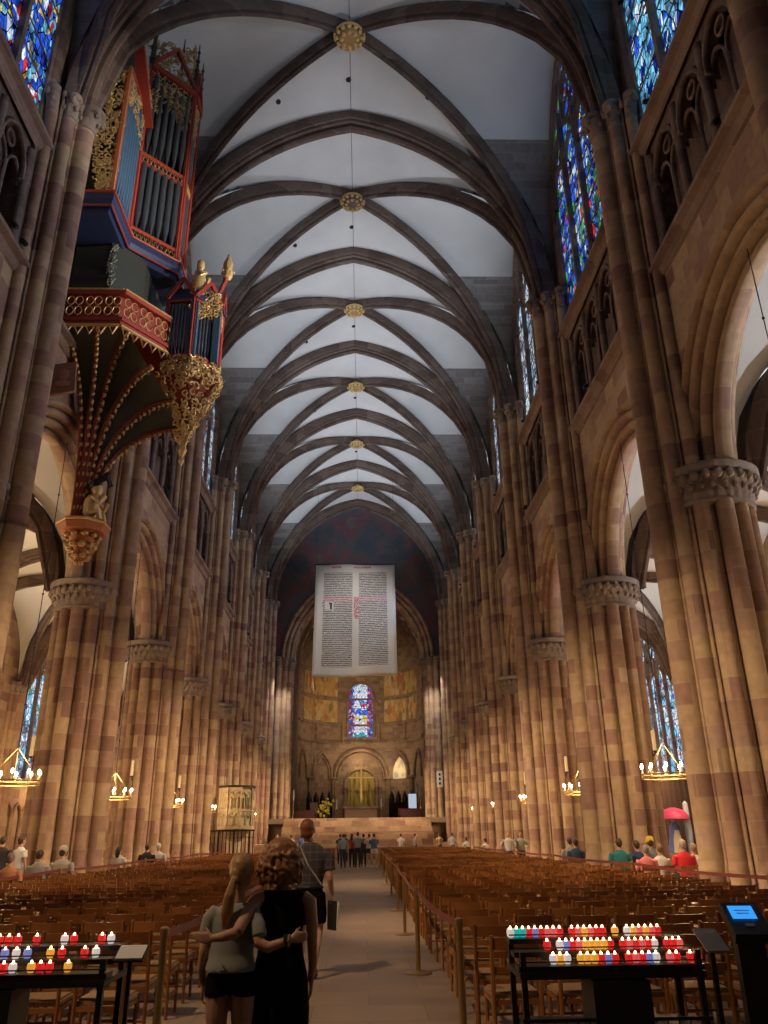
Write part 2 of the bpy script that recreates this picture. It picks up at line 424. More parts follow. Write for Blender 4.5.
# nave bundle, local x towards the nave (positive), origin on the wall plane
NB = [(0, 0, .40), (.3, 0, .22), (.74, 0, .27), (.58, .255, .045), (.58, -.255, .045), (.44, .44, .185), (.44, -.44, .185), (.27, .60, .045), (.27, -.60, .045), (.08, .72, .16), (.08, -.72, .16)]
def core_circs(cx):
    L = [(cx, 0, .78)]
    for i in range(12):
        a = 2*PI*i/12
        L.append((cx+.87*math.cos(a), .87*math.sin(a), .205 if i % 3 == 0 else .15))
    return L
PC = -(XP-XW)   # core centre in the local frame
CORE = core_circs(PC)
def scaled(poly, o, f): return [(o[0]+(x-o[0])*f, o[1]+(y-o[1])*f) for x, y in poly]
def mk_pier_mesh():
    mb = MB()
    full = outline(CORE, (PC, 0), 460); nbo = outline(NB, (0, 0), 360)
    mb.prism(full, 0, ZA-.75); mb.prism(nbo, 0, 8.3)
    base = scaled(full, (PC, 0), 1.0)
    for z0, z1, f0, f1 in ((0, .35, 1.07, 1.07), (.35, .5, 1.07, 1.04), (.5, .95, 1.04, 1.04), (.95, 1.1, 1.04, 1.0)):
        mb.prism(scaled(full, (PC, 0), f0), z0, z1, poly2=scaled(full, (PC, 0), f1)); mb.prism(scaled(nbo, (0, 0), f0), z0, z1, poly2=scaled(nbo, (0, 0), f1))
    return mb
def mk_bundle_mesh():
    mb = MB(); nb = outline(NB, (0, 0), 360)
    mb.prism(nb, 8.2, ZC-.75)
    return mb
def capital_rings(mb, circs, o, z0, h, grow, nleaf, n=200, push=None, seed=0):
    base = outline(circs, o, n); rnd = random.Random(seed)
    prof = [(0, 1.0), (0.03, 1.05), (0.09, 1.05), (0.12, 1.0), (0.22, 1.01), (0.36, 1.05), (0.50, 1.11), (0.62, 1.19), (0.70, 1.17), (0.76, 1.12), (0.80, 1.22), (0.84, 1.26), (0.97, 1.26), (1.0, 1.22)]
    rows = []
    for t, f in prof:
        ring = []
        for i, (x, y) in enumerate(base):
            a = 2*PI*i/n; e = f
            if 0.15 < t < 0.78:
                leaf = abs(math.sin(a*nleaf/2+ (0 if t < .45 else 1.57)))
                e += grow*0.35*(leaf-.5)*math.sin(PI*(t-.15)/.63) + rnd.uniform(-.015, .015)
            e = 1+(e-1)*grow/0.26*1.0 if push is None else 1+(e-1)*push(a)
            ring.append((o[0]+(x-o[0])*e, o[1]+(y-o[1])*e, z0+t*h))
        rows.append(ring)
    mb.rows(rows, closed=True)
    mb.add(rows[-1], [tuple(range(n))]); mb.add(rows[0], [tuple(range(n-1, -1, -1))])
    # knobs of foliage
    for lev, q in ((.42, .075), (.66, .1)):
        for j in range(nleaf):
            a = 2*PI*(j+(0.5 if lev > .5 else 0))/nleaf; i = int(a/(2*PI)*n) % n; x, y = base[i]
            p = push(a) if push else grow/.26
            e = 1+(.10 if lev < .5 else .20)*p
            mb.ball((o[0]+(x-o[0])*e, o[1]+(y-o[1])*e, z0+lev*h), (q, q, q*1.3), 6)
pier_mesh = None; names_side = {-1: 'left', 1: 'right'}
ORD = ['first', 'second', 'third', 'fourth', 'fifth', 'sixth', 'seventh', 'eighth', 'ninth']
def inst(name, me, parent, s):
    o = bpy.data.objects.new(name, me); C.objects.link(o); o.parent = parent; return o
def base_obj(mb, name, m, smooth=35):
    o = mb.build(name, m, smooth=smooth); me = o.data; bpy.data.objects.remove(o); return me
me_pier = base_obj(mk_pier_mesh(), 'lower_shafts', M_stone, 60)
me_bundle = base_obj(mk_bundle_mesh(), 'upper_shafts', M_stone, 60)
mb = MB(); capital_rings(mb, [(PC, 0, 1.0)], (PC, 0), ZA-.8, .95, .26, 28, push=lambda a: 0.95 if math.cos(a) < .2 else max(0.25, .95-1.0*(math.cos(a)-.2)))
me_cap = base_obj(mb, 'capital', M_cap, 50)
mb = MB(); capital_rings(mb, NB, (0, 0), ZC-.8, .8, .2, 18, push=lambda a: 0.9)
me_ucap = base_obj(mb, 'vault_capital', M_cap, 50)
PLAB = {
 (1, -1): 'clustered sandstone pier whose upper shaft crosses the top right corner', (1, 0): 'massive clustered sandstone pier nearest on the right, its leafy capital at the right edge',
 (1, 1): 'clustered sandstone pier behind the seated visitors, second in line on the right', (1, 2): 'clustered sandstone pier on the right with a small chandelier beside it, third in line', 
 (1, 3): 'clustered sandstone pier on the right, fourth in line, beyond the small chandelier', (1, 4): 'clustered sandstone pier on the right, fifth in line', (1, 5): 'farthest full clustered sandstone pier on the right, before the crossing',
 (1, 6): 'slender stone shafts at the crossing corner, right end of the nave', (-1, 6): 'slender stone shafts at the crossing corner, left end of the nave',
 (-1, -1): 'clustered sandstone pier beyond the left edge of the picture', (-1, 0): 'clustered sandstone pier at the left edge, rising in front of the organ',
 (-1, 1): 'massive warm lit sandstone pier on the left below the organ pendant', (-1, 2): 'clustered sandstone pier on the left behind the small chandelier',
 (-1, 3): 'clustered sandstone pier on the left, third behind the organ pendant', (-1, 4): 'clustered sandstone pier on the left next to the carved stone pulpit', (-1, 5): 'farthest clustered sandstone pier on the left, behind the carved pulpit'}
for k in range(-2, 7):
    for s in (-1, 1):
        lab = PLAB.get((s, k), 'clustered sandstone pier behind the viewer on the '+names_side[s])
        t = thing('clustered_pillar', lab, 'pier', (s*XW-(.85 if (s, k) == (1, -1) else 0), TY(k), 0), PI if s > 0 else 0, 'clustered nave piers')
        inst('lower_shafts', me_pier, t, s); inst('upper_shafts', me_bundle, t, s); inst('capital', me_cap, t, s); inst('vault_capital', me_ucap, t, s)

# ---- nave wall: arcade level with moulded arches
AA, AR = 3.2, 3.35
TH = 1.1        # arcade opening half span and rise
OUT = 0.92
def wall_with_arch(mb, y0, y1, z1, zspring, a, rise, off, place, n=12, zfoot=None):
    """flat sheet between an arch (offset curve) and the rectangle y0..y1 up to z1"""
    yc = (y0+y1)/2; P = arch(a, rise, off, n, zspring, 0, yc)
    zf = zspring if zfoot is None else zfoot
    top = [(y, z1) for y, z in P]
    mb.strip([place(y, z) for y, z in P], [place(y, z) for y, z in top])
    e0, e1 = P[0][0], P[-1][0]
    mb.strip([place(y0, zf), place(e0, zf)], [place(y0, z1), place(e0, z1)])
    mb.strip([place(e1, zf), place(y1, zf)], [place(e1, z1), place(y1, z1)])
half = [(OUT, 0.0)]+roll(.80, .0, .12, 0, 180, 6)[0:0]
TH_ = 0
half = [(OUT, 0.0), (OUT-.02, -.08), (OUT-.10, -.10), (OUT-.16, -.02), (OUT-.17, .26)]
half += roll(.60, .12, .115, 60, -165, 7)
half += [(.47, .42)]
half += roll(.34, .28, .115, 60, -165, 7)
half += [(.21, .54)]
half += roll(.08, .45, .10, 60, -160, 6)
half += [(-.02, .52)]
prof_arc = [(o, d) for o, d in half]+[(o, TH-d) for o, d in half[::-1]]
for s in (-1, 1):
    mw = MB(); P0 = lambda y, z: (s*XW, y, z); P1 = lambda y, z: (s*(XW+TH), y, z)
    for k in range(-2, 6):
        y0, y1 = TY(k), TY(k+1)
        wall_with_arch(mw, y0, y1, ZS1, ZA, AA, AR, OUT, P0); wall_with_arch(mw, y0, y1, ZS1+1.2, ZA, AA, AR, OUT, P1)
    mw.box(s*(XW+.02) if s > 0 else s*(XW+TH-.02), s*(XW+TH-.02) if s > 0 else s*(XW+.02), YB, TY(-2), 0, ZS1)
    mw.strip([P0(YB, 0), P0(TY(-2), 0)], [P0(YB, ZS1), P0(TY(-2), ZS1)])
    struct(mw.build('wall_arcade_'+names_side[s], M_stone))
    for k in range(-2, 6):
        mb = MB(); sweep_arch(mb, AA, AR, prof_arc, lambda y, z, d: (s*(XW+d), y, z), 14, z0=ZA, yc=TY(k)+BAY/2, foot=0.1)
        struct(mb.build(trimname(), M_stone, smooth=50))
    # string courses
    for z in (ZS1, ZS2):
        mb = MB(); pr = [(0, -.28), (.10, -.2), (.14, -.05), (.30, .0), (.30, .12), (0, .26)]
        mb.rows([[(s*(XW-a), y, z+b) for a, b in pr] for y in (YB, TY(6))], closed=False)
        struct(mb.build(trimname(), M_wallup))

# ---- triforium and clerestory
TRW = 3.25
def sleeve(mb, a, rise, off, d0, d1, place, z0, yc, foot, n=8): sweep_arch(mb, a, rise, [(off, d0), (off, d1)], place, n, foot, z0, yc)
def tri_bay(s, k):
    yc = TY(k)+BAY/2; pl = lambda y, z, d: (s*(XW+d), y, z)
    zb, zt = ZS1+.25, ZS2-.25
    mb = MB()
    # jamb masses beside the gallery opening, floor and lintel
    for q in (-1, 1):
        y0, y1 = sorted((yc+q*TRW, yc+q*BAY/2)); x0, x1 = sorted((s*XW, s*(XW+.9)))
        mb.box(x0, x1, y0, y1, ZS1, ZS2)
    mb.box(*sorted((s*XW, s*(XW+1.1))), yc-TRW, yc+TRW, ZS1-.02, zb)
    # four arches: heads
    n = 4; w = 2*TRW/n
    for i in range(n):
        c = yc-TRW+w*(i+.5)
        P = arch(w/2-.12, 0.95, 0, 10, zt-1.15, 0, c)
        y0, y1 = c-w/2, c+w/2
        for d in (.12, .4):
            mb.strip([pl(y, z, d) for y, z in P], [pl(y, zt+.3, d) for y, z in P])
            mb.strip([pl(y0, zt-1.15, d), pl(P[0][0], zt-1.15, d)], [pl(y0, zt+.3, d), pl(P[0][0], zt+.3, d)])
            mb.strip([pl(P[-1][0], zt-1.15, d), pl(y1, zt-1.15, d)], [pl(P[-1][0], zt+.3, d), pl(y1, zt+.3, d)])
        sleeve(mb, w/2-.12, 0.95, 0, .12, .4, pl, zt-1.15, c, .3)
    mb.box(*sorted((s*XW, s*(XW+1.1))), yc-BAY/2, yc+BAY/2, ZS2-.12, ZS2+.1)
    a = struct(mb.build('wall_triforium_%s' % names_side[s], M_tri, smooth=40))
    mt = MB()
    for i in range(n+1):       # main shafts
        y = yc-TRW+w*i; mt.tube([pl(y, zb, .1), pl(y, zt-.2, .1)], .12, 8); mt.ball(pl(y, zt-1.15, .1), (.17, .17, .13), 8)
    for i in range(n):         # inner tracery: centre shaft, two lancet heads, a ring
        c = yc-TRW+w*(i+.5); mt.tube([pl(c, zb, .22), pl(c, zt-1.35, .22)], .06, 6)
        mt.tube([pl(y, z, .1) for y, z in arch(w/2-.14, 0.95, 0, 7, zt-1.15, 0.2, c)], .07, 6)
        for q in (-1, 1):
            cc = c+q*(w/4-.02)
            mt.tube([pl(y, z, .22) for y, z in arch(w/4-.06, .55, 0, 8, zt-1.45, 0.1, cc)], .05, 6)
        mt.tube([pl(c+.2*math.cos(2*PI*j/12), zt-.62+.2*math.sin(2*PI*j/12), .22) for j in range(12)], .045, 6, closed=True)
    tt = mt.build('tracery', M_tri, parent=a, smooth=60)
    mbk = MB(); mbk.box(*sorted((s*(XW+.62), s*(XW+.8))), yc-BAY/2, yc+BAY/2, ZS1, ZS2+.2)
    bw = mbk.build('back_wall', M_tri, parent=a)
WH_, WSP, WRI = 3.42, 25.2, 5.0       # clerestory window half width, springing, rise
wn_ = 0
def window(s, k, X, a, zsill, zspr, rise, gm, n_l, wallm, y0, y1, ztop, depth=.7, label=None):
    """pointed traceried window in the plane x = s*X, with its wall around it"""
    global wn_; wn_ += 1
    yc = (y0+y1)/2; pl = lambda y, z, d: (s*(X+d), y, z)
    mb = MB(); wall_with_arch(mb, y0, y1, ztop, zspr, a, rise, .25, lambda y, z: (s*X, y, z), 12, zfoot=zsill)
    # splayed reveal
    sweep_arch(mb, a, rise, [(.25, 0), (.2, -.05), (.12, 0), (.1, .06), (0, .1), (0, depth)], pl, 12, foot=zspr-zsill, z0=zspr, yc=yc)
    mb.strip([pl(yc-a-.25, zsill, 0), pl(yc+a+.25, zsill, 0)], [pl(yc-a, zsill, depth), pl(yc+a, zsill, depth)])
    w = struct(mb.build('wall_window_%s' % names_side[s], wallm, smooth=45))
    # frame (tracery) and glass
    D = .1; tr = MB(); W_ = 2*a/n_l
    zl = zspr-.2
    for i in range(1, n_l):
        y = yc-a+W_*i; tr.bar(pl(y, zsill, D), pl(y, zspr+rise*(.62 if i != n_l//2 else .35), D), .16, .22, up=(1, 0, 0))
    for i in range(n_l):
        c = yc-a+W_*(i+.5); tr.tube([pl(y, z, D) for y, z in arch(W_/2-.04, W_*.75, 0, 6, zl, .1, c)], .08, 6)
    if n_l == 4:
        for q in (-1, 1):
            c = yc+q*a/2; tr.tube([pl(y, z, D) for y, z in arch(a/2-.03, a*.75, 0, 8, zl, .1, c)], .1, 6)
            tr.tube([pl(c+.42*math.cos(2*PI*j/14), zl+1.15+.42*math.sin(2*PI*j/14), D) for j in range(14)], .07, 6, closed=True)
        r = a*.36; zc = zspr+rise*.54
    else:
        r = a*.34; zc = zspr+rise*.5
        for q in (-1, 1):
            c = yc+q*a*.42; zz = zspr+.95
            tr.tube([pl(c+.42*math.cos(2*PI*j/14), zz+.42*math.sin(2*PI*j/14), D) for j in range(14)], .06, 6, closed=True)
    tr.tube([pl(yc+r*math.cos(2*PI*j/20), zc+r*math.sin(2*PI*j/20), D) for j in range(20)], .1, 6, closed=True)
    for j in range(6):
        b = 2*PI*j/6+PI/6; tr.tube([pl(yc+r*.62*math.cos(b)+r*.34*math.cos(2*PI*i/10), zc+r*.62*math.sin(b)+r*.34*math.sin(2*PI*i/10), D) for i in range(10)], .05, 5, closed=True)
    z = zsill+1.0
    while z < zspr+.2: tr.bar(pl(yc-a, z, D+.04), pl(yc+a, z, D+.04), .035, .035, up=(1, 0, 0)); z += .95
    fr = struct(tr.build('window_%d' % wn_, M_tri if gm is not None else M_tri, smooth=60))
    P = arch(a, rise, 0.02, 12, zspr, zspr-zsill, yc); ml = MB()
    ml.add([pl(y, z, D+.08) for y, z in P], [tuple(range(len(P)))])
    ml.build('pane', gm, parent=fr)
    return fr
GM = {(1, -1): G_cyan, (1, 0): G_mix, (-1, -1): G_blue, (-1, 0): G_pale, (-1, -2): G_blue, (1, -2): G_blue}
for s in (-1, 1):
    for k in range(-2, 6):
        tri_bay(s, k)
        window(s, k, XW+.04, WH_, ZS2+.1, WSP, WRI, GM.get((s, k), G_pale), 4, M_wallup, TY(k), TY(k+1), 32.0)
        # aisle outer wall and its window
        window(s, k, XA, 2.55, 4.6, 9.9, 4.2, G_aisle, 4, M_stone, TY(k), TY(k+1), 16.5, .8)
    mw = MB(); X = XA
    mw.strip([(s*X, YB, 0), (s*X, YE_, 0)], [(s*X, YB, 4.6), (s*X, YE_, 4.6)])
    mw.strip([(s*X, TY(6), 0), (s*X, YE_, 0)], [(s*X, TY(6), 16.5), (s*X, YE_, 16.5)])
    mw.strip([(s*X, YB, 0), (s*X, TY(-2), 0)], [(s*X, YB, 16.5), (s*X, TY(-2), 16.5)])
    # blind arcade under the aisle windows
    for k in range(-1, 6):
        for i in range(6):
            c = TY(k)+1.15+i*(BAY-1.3)/6
            mw.tube([(s*(X-.08), y, z) for y, z in arch(.5, .7, 0, 6, 2.7, 2.5, c+.1)], .08, 6)
    struct(mw.build('wall_aisle_'+names_side[s], M_stone))
    # aisle vault
    R2 = (4.05**2+4.5**2)/(2*4.05); c2 = 4.05-R2
    ga = lambda u: math.sqrt(max(0, R2**2-(4.05*u-c2)**2))
    xc = s*(XW+TH+XA)/2
    for k in range(-2, 6):
        mb = MB(); yc = TY(k)+BAY/2; web_bay(mb, yc, BAY/2, 4.3, ZA+.1, ga, 14, xc)
        struct(mb.build('ceiling', M_aweb, smooth=50))
        mb = MB()
        for sx in (-1, 1):
            path = [(xc+sx*(1-2*i/16)*3.9, yc+(1-2*i/16)*(BAY/2-.2), ZA+.1+ga(abs(1-2*i/16))*.985-.1) for i in range(17)]
            dr = Vector((sx*3.9, BAY/2, 0)).normalized(); sweep_path(mb, path, [(a*.85, b*.85) for a, b in DRP], (-dr.y, dr.x, 0))
        sweep_path(mb, [(xc+x, TY(k), z) for x, z in arch(3.85, 4.35, 0, 12, ZA+.1)], [(a*.8, b*.8) for a, b in TRP], (0, 1, 0))
        mb.ball((xc, yc, ZA+.1+ga(0)-.3), (.3, .3, .2), 10)
        struct(mb.build(trimname(), M_rib, smooth=45))
        # wall response shafts between the aisle windows
        mb = MB(); mb.prism([(s*XW+0, 0)]*0 or [(s*XA-s*x, TY(k)+y) for x, y in outline([(0, 0, .45), (.38, 0, .2), (.25, .3, .14), (.25, -.3, .14), (.05, .5, .14), (.05, -.5, .14)], (0, 0), 80)][::-s], 0, ZA-.4)
        struct(mb.build(trimname(), M_stone, smooth=50))
        mb = MB(); capital_rings(mb, [(0, 0, .45), (.38, 0, .2), (.25, .3, .14), (.25, -.3, .14), (.05, .5, .14), (.05, -.5, .14)], (0, 0), ZA-.5, .6, .26, 12, 80)
        mb.v = [(s*XA-s*x, TY(k)+y, z) for x, y, z in mb.v]; struct(mb.build(trimname(), M_cap, smooth=50))
    # aisle end and roof slabs
# ---- end walls
struct(MB().box(-XA-1, XA+1, YB-.4, YB, 0, 33).build('wall_back', M_wallup))
for s in (-1, 1):
    x0, x1 = sorted((s*7.6, s*(XA+.5)))
    struct(MB().box(x0, x1, YE_-.6, YE_, 0, 17).build('wall_aisle_end_'+names_side[s], M_stone))
    x0, x1 = sorted((s*(XW), s*(XW+TH)))
    struct(MB().box(x0, x1, TY(6)-.2, YE_+.3, 0, 33).build('wall_crossing_'+names_side[s], M_wallup))
# mural wall with the choir arch
def mural_mat():
    m = mat('mural_paint', rough=0.9); t = NT(m); pos = t.n('ShaderNodeNewGeometry').outputs['Position']
    a = t.noise(pos, 0.55, 4); b = t.noise(pos, 1.7, 5)
    col = t.ramp(t.m('ADD', t.m('MULTIPLY', a, .7), t.m('MULTIPLY', b, .3)), [(0.36, (0.07, 0.085, 0.105)), (0.48, (0.11, 0.10, 0.11)), (0.56, (0.2, 0.075, 0.085)), (0.66, (0.16, 0.14, 0.12))])
    t.l(col, t.b.inputs['Base Color']); return m
M_mural = mural_mat()
CX = 0.0
mb = MB(); CA, CR, CZ = 5.7, 6.6, 16.4
YM = 70.2
wall_with_arch(mb, -8.4, 8.4, 32.5, CZ, CA, CR, 1.15, lambda y, z: (y, YM, z), 16)
struct(mb.build('wall_mural', M_mural))
mb = MB()
pc = [(1.15, 0), (1.13, -.1), (1.0, -.14), (.9, -.02), (.86, .2)]+roll(.66, .25, .16, 70, -150, 6)+[(.45, .5)]+roll(.3, .55, .16, 70, -150, 6)+[(.08, .85), (0, 1.0), (0, 1.8)]
sweep_arch(mb, CA, CR, pc, lambda y, z, d: (y, YM+d, z), 20, z0=CZ, foot=0.3)
struct(mb.build(trimname(), M_stone, smooth=50))
# crossing piers
XPIER = [(-.0, 0, .75), (.55, .0, .3), (.1, -.62, .26), (.5, -.5, .24), (-.45, -.72, .26), (-.95, -.66, .2), (.5, .55, .24)]
for s in (-1, 1):
    t = thing('crossing_pillar', 'tall bundled stone pier carrying the choir arch, %s of the steps, lit near its capital' % names_side[s], 'pier', (s*6.55, YM+.55, 0), 0, 'crossing piers')
    if s > 0: t.scale = (-1, 1, 1)
    mb = MB(); ol = outline(XPIER, (0, 0), 160); mb.prism(ol, 2.9, CZ-.7); mb.prism(scaled(ol, (0, 0), 1.12), 2.4, 2.95); mb.box(-1.6, .95, -1.15, 1.3, 0, 2.5)
    mb.build('shafts', M_stone, parent=t, smooth=55)
    mb = MB(); capital_rings(mb, XPIER, (0, 0), CZ-.85, .85, .22, 14, 160); mb.build('capital', M_cap, parent=t, smooth=55)

# ================================================================== CHOIR
M_gold = mat('gilding', (0.86, 0.60, 0.26), 0.42, 0.35)
M_goldd = mat('old_gilding', (0.52, 0.34, 0.14), 0.5, 0.35)
M_red = mat('red_paint', (0.42, 0.06, 0.035), 0.45)
M_redd = mat('dark_red_rib_paint', (0.22, 0.04, 0.022), 0.5)
M_orange = mat('orange_paint', (0.50, 0.17, 0.06), 0.5)
M_blue = mat('dark_blue_paint', (0.03, 0.045, 0.12), 0.4)
M_black = mat('black_iron', (0.015, 0.014, 0.014), 0.45)
M_darkwood = mat('dark_green_boards', (0.045, 0.05, 0.038), 0.6)
M_pipe = mat('organ_pipe_metal', (0.17, 0.19, 0.21), 0.3, 0.75)
M_pipeblue = mat('blue_case_panel', (0.06, 0.13, 0.22), 0.5)
M_wax = mat('candle_wax', (0.85, 0.72, 0.48), 0.6)
M_bulb = mat('candle_bulb', (1, .9, .7), 0.4, emit=(1.0, 0.84, 0.58), strength=22.0)
M_white = mat('white_card', (0.8, 0.8, 0.78), 0.6)
M_brass = mat('brass', (0.66, 0.46, 0.2), 0.28, 0.9)

# steps up to the choir
mb = MB()
for i in range(14):
    y = 62.6+i*.42; mb.box(-5.9 if i > 4 else -8.0, 5.9 if i > 4 else 8.0, y, 74, i*.21, (i+1)*.21)
struct(mb.build('floor', M_stone))
FZ = 2.94
struct(MB().box(-8.2, 8.2, 68.4, 90, FZ-.4, FZ).build('floor', M_floor))
# choir side walls and apse
ACX, ACY, AR_ = 0.2, 82.2, 6.3
mb = MB()
for s in (-1, 1):
    x0, x1 = sorted((ACX+s*AR_, ACX+s*8.6)); mb.box(x0, x1, YM+1.8, ACY, FZ-3, 26)
struct(mb.build('wall_choir_side', M_wallup))
def P_ap(a, z, r=AR_): return (ACX+r*math.sin(a), ACY+r*math.cos(a), z)
mb = MB(); n = 36; WA = .235
ZW0, ZW1 = 11.5, 16.0
def ap_strip(mb, a0, a1, z0, z1, r=AR_, m=10, mi=0): mb.strip([P_ap(a0+(a1-a0)*i/m, z0, r) for i in range(m+1)], [P_ap(a0+(a1-a0)*i/m, z1, r) for i in range(m+1)], mi)
ap_strip(mb, -PI/2, -WA, 0, 18.6, m=20); ap_strip(mb, WA, PI/2, 0, 18.6, m=20); ap_strip(mb, -WA, WA, 0, ZW0, m=6)
mm = 10
arc = [( -WA+2*WA*i/mm, ZW1+1.35*math.sqrt(max(0, 1-(2*i/mm-1)**2))) for i in range(mm+1)]
mb.strip([P_ap(a, z) for a, z in arc], [P_ap(a, 18.6) for a, z in arc])
outl = [(-WA, ZW0)]+arc+[(WA, ZW0)]
mb.strip([P_ap(a, z) for a, z in outl], [P_ap(a*1.0, z, AR_+.8) for a, z in outl])
mb.strip([P_ap(-WA, ZW0), P_ap(WA, ZW0)], [P_ap(-WA, ZW0, AR_+.8), P_ap(WA, ZW0, AR_+.8)])
# semi-dome
rows = []
for j in range(9):
    b = PI/2*j/9; rows.append([P_ap(-PI/2+PI*i/24, 18.6+AR_*math.sin(b), AR_*math.cos(b)) for i in range(25)])
mb.rows(rows)
rows = [[(ACX+AR_*math.cos(PI*i/20), y, 18.6+AR_*math.sin(PI*i/20)) for i in range(21)] for y in (YM+1.7, ACY)]; mb.rows(rows)
M_apse = stone('apse_stone', [(0, (0.20, 0.13, 0.085)), (0.5, (0.3, 0.2, 0.13)), (1, (0.38, 0.27, 0.18))], cell=(.8, .8, .4), mortar=.25)
struct(mb.build('wall_apse', M_apse, smooth=40))
struct(MB().box(ACX-AR_-2, ACX+AR_+2, ACY-11, ACY, 25, 25.3).build('ceiling', M_apse))
# apse window
gw = bpy.data.materials.new('apse_glass'); gw.use_nodes = True; t = NT(gw); tr_ = gw.node_tree; tr_.nodes.remove(t.b)
out = [n_ for n_ in tr_.nodes if n_.type == 'OUTPUT_MATERIAL'][0]; em = t.n('ShaderNodeEmission')
pos = t.n('ShaderNodeNewGeometry').outputs['Position']; sp = t.n('ShaderNodeSeparateXYZ'); t.l(pos, sp.inputs[0])
dx = t.m('ABSOLUTE', t.m('SUBTRACT', sp.outputs[0], ACX)); zz = sp.outputs[2]
vo = t.n('ShaderNodeTexVoronoi'); vo.inputs['Scale'].default_value = 3.4; t.l(pos, vo.inputs['Vector']); sc_ = t.n('ShaderNodeSeparateColor'); t.l(vo.outputs['Color'], sc_.inputs[0])
border = t.ramp(sc_.outputs[0], [(0, (.25, .03, .08)), (.3, (.22, .12, .45)), (.5, (.5, .3, .45)), (.65, (.05, .1, .4)), (.8, (.35, .05, .1)), (.9, (.1, .4, .5))], True)
fig = t.ramp(t.m('DIVIDE', t.m('SUBTRACT', zz, ZW0), 6.0), [(0, (.05, .35, .4)), (.09, (.75, .75, .85)), (.22, (.8, .5, .5)), (.30, (.75, .55, .08)), (.40, (.05, .15, .75)), (.52, (.7, .06, .08)), (.60, (.1, .3, .7)), (.70, (.75, .75, .85)), (.80, (.5, .6, .7)), (.92, (.15, .35, .4))], True)
fig = t.mix(t.m('GREATER_THAN', sc_.outputs[1], .62), fig, (.65, .68, .8))
c_ = t.mix(t.m('LESS_THAN', t.m('ADD', dx, t.m('MULTIPLY', sc_.outputs[2], .25)), .85), border, fig)
ve = t.n('ShaderNodeTexVoronoi', feature='DISTANCE_TO_EDGE'); ve.inputs['Scale'].default_value = 3.4; t.l(pos, ve.inputs['Vector'])
t.l(c_, em.inputs[0]); t.l(t.m('MULTIPLY', t.m('GREATER_THAN', ve.outputs[0], .04), 1.0), em.inputs[1]); t.l(em.outputs[0], out.inputs[0])
mb = MB(); mb.add([P_ap(a, z, AR_+.5) for a, z in outl], [tuple(range(len(outl)))]); aw = MB()
aw.tube([P_ap(a, z, AR_-.03) for a, z in outl], .14, 8)
for z in (12.4, 13.5, 14.6, 15.7): aw.bar(P_ap(-WA, z, AR_+.46), P_ap(WA, z, AR_+.46), .05)
awo = struct(aw.build('window_%d' % (wn_+1), M_apse, smooth=50)); mb.build('pane', gw, parent=awo)
# painted bands
def fresco_mat():
    m = mat('gold_ground_fresco', rough=0.6); t = NT(m); pos = t.n('ShaderNodeNewGeometry').outputs['Position']
    v = t.n('ShaderNodeTexVoronoi'); v.inputs['Scale'].default_value = 2.6; t.l(t.vm('MULTIPLY', pos, (1, 1, .45)), v.inputs['Vector'])
    s_ = t.n('ShaderNodeSeparateColor'); t.l(v.outputs['Color'], s_.inputs[0])
    c = t.ramp(s_.outputs[0], [(0, (.66, .40, .12)), (.35, (.72, .50, .2)), (.5, (.5, .13, .06)), (.6, (.75, .6, .36)), (.75, (.16, .16, .10)), (.85, (.55, .33, .10))], True)
    t.l(t.mix(t.noise(pos, 3, 4), c, (.35, .22, .09)), t.b.inputs['Base Color']); return m
M_fresco = fresco_mat()
for s in (-1, 1):
    for zb, zt, w in ((13.0, 15.3, 'lower'), (15.8, 18.1, 'upper')):
        mb = MB(); a0, a1 = sorted((s*.42, s*1.25)); m = 12
        A = [P_ap(a0+(a1-a0)*i/m, zb, AR_-.04) for i in range(m+1)]; B = [P_ap(a0+(a1-a0)*i/m, zt, AR_-.04) for i in range(m+1)]
        A2 = [P_ap(a0+(a1-a0)*i/m, zb, AR_+.02) for i in range(m+1)]; B2 = [P_ap(a0+(a1-a0)*i/m, zt, AR_+.02) for i in range(m+1)]
        mb.rows([A2, A, B, B2]); 
        tag(mb.build('wall_painting', M_fresco), 'gold ground wall painting of standing figures, %s band %s of the apse window' % (w, names_side[s]), 'painting', 'apse wall paintings')
mb = MB()
for z, r in ((12.75, .12), (15.55, .1), (18.35, .14), (10.9, .2)): mb.tube([P_ap(-PI/2+PI*i/30, z, AR_-.03) for i in range(31)], r, 6)
for a in (-.85, .85, -.32, .32): mb.tube([P_ap(a, 10.9, AR_-.12), P_ap(a, 12.9, AR_-.12)], .16, 6)
struct(mb.build(trimname(), M_apse, smooth=50))
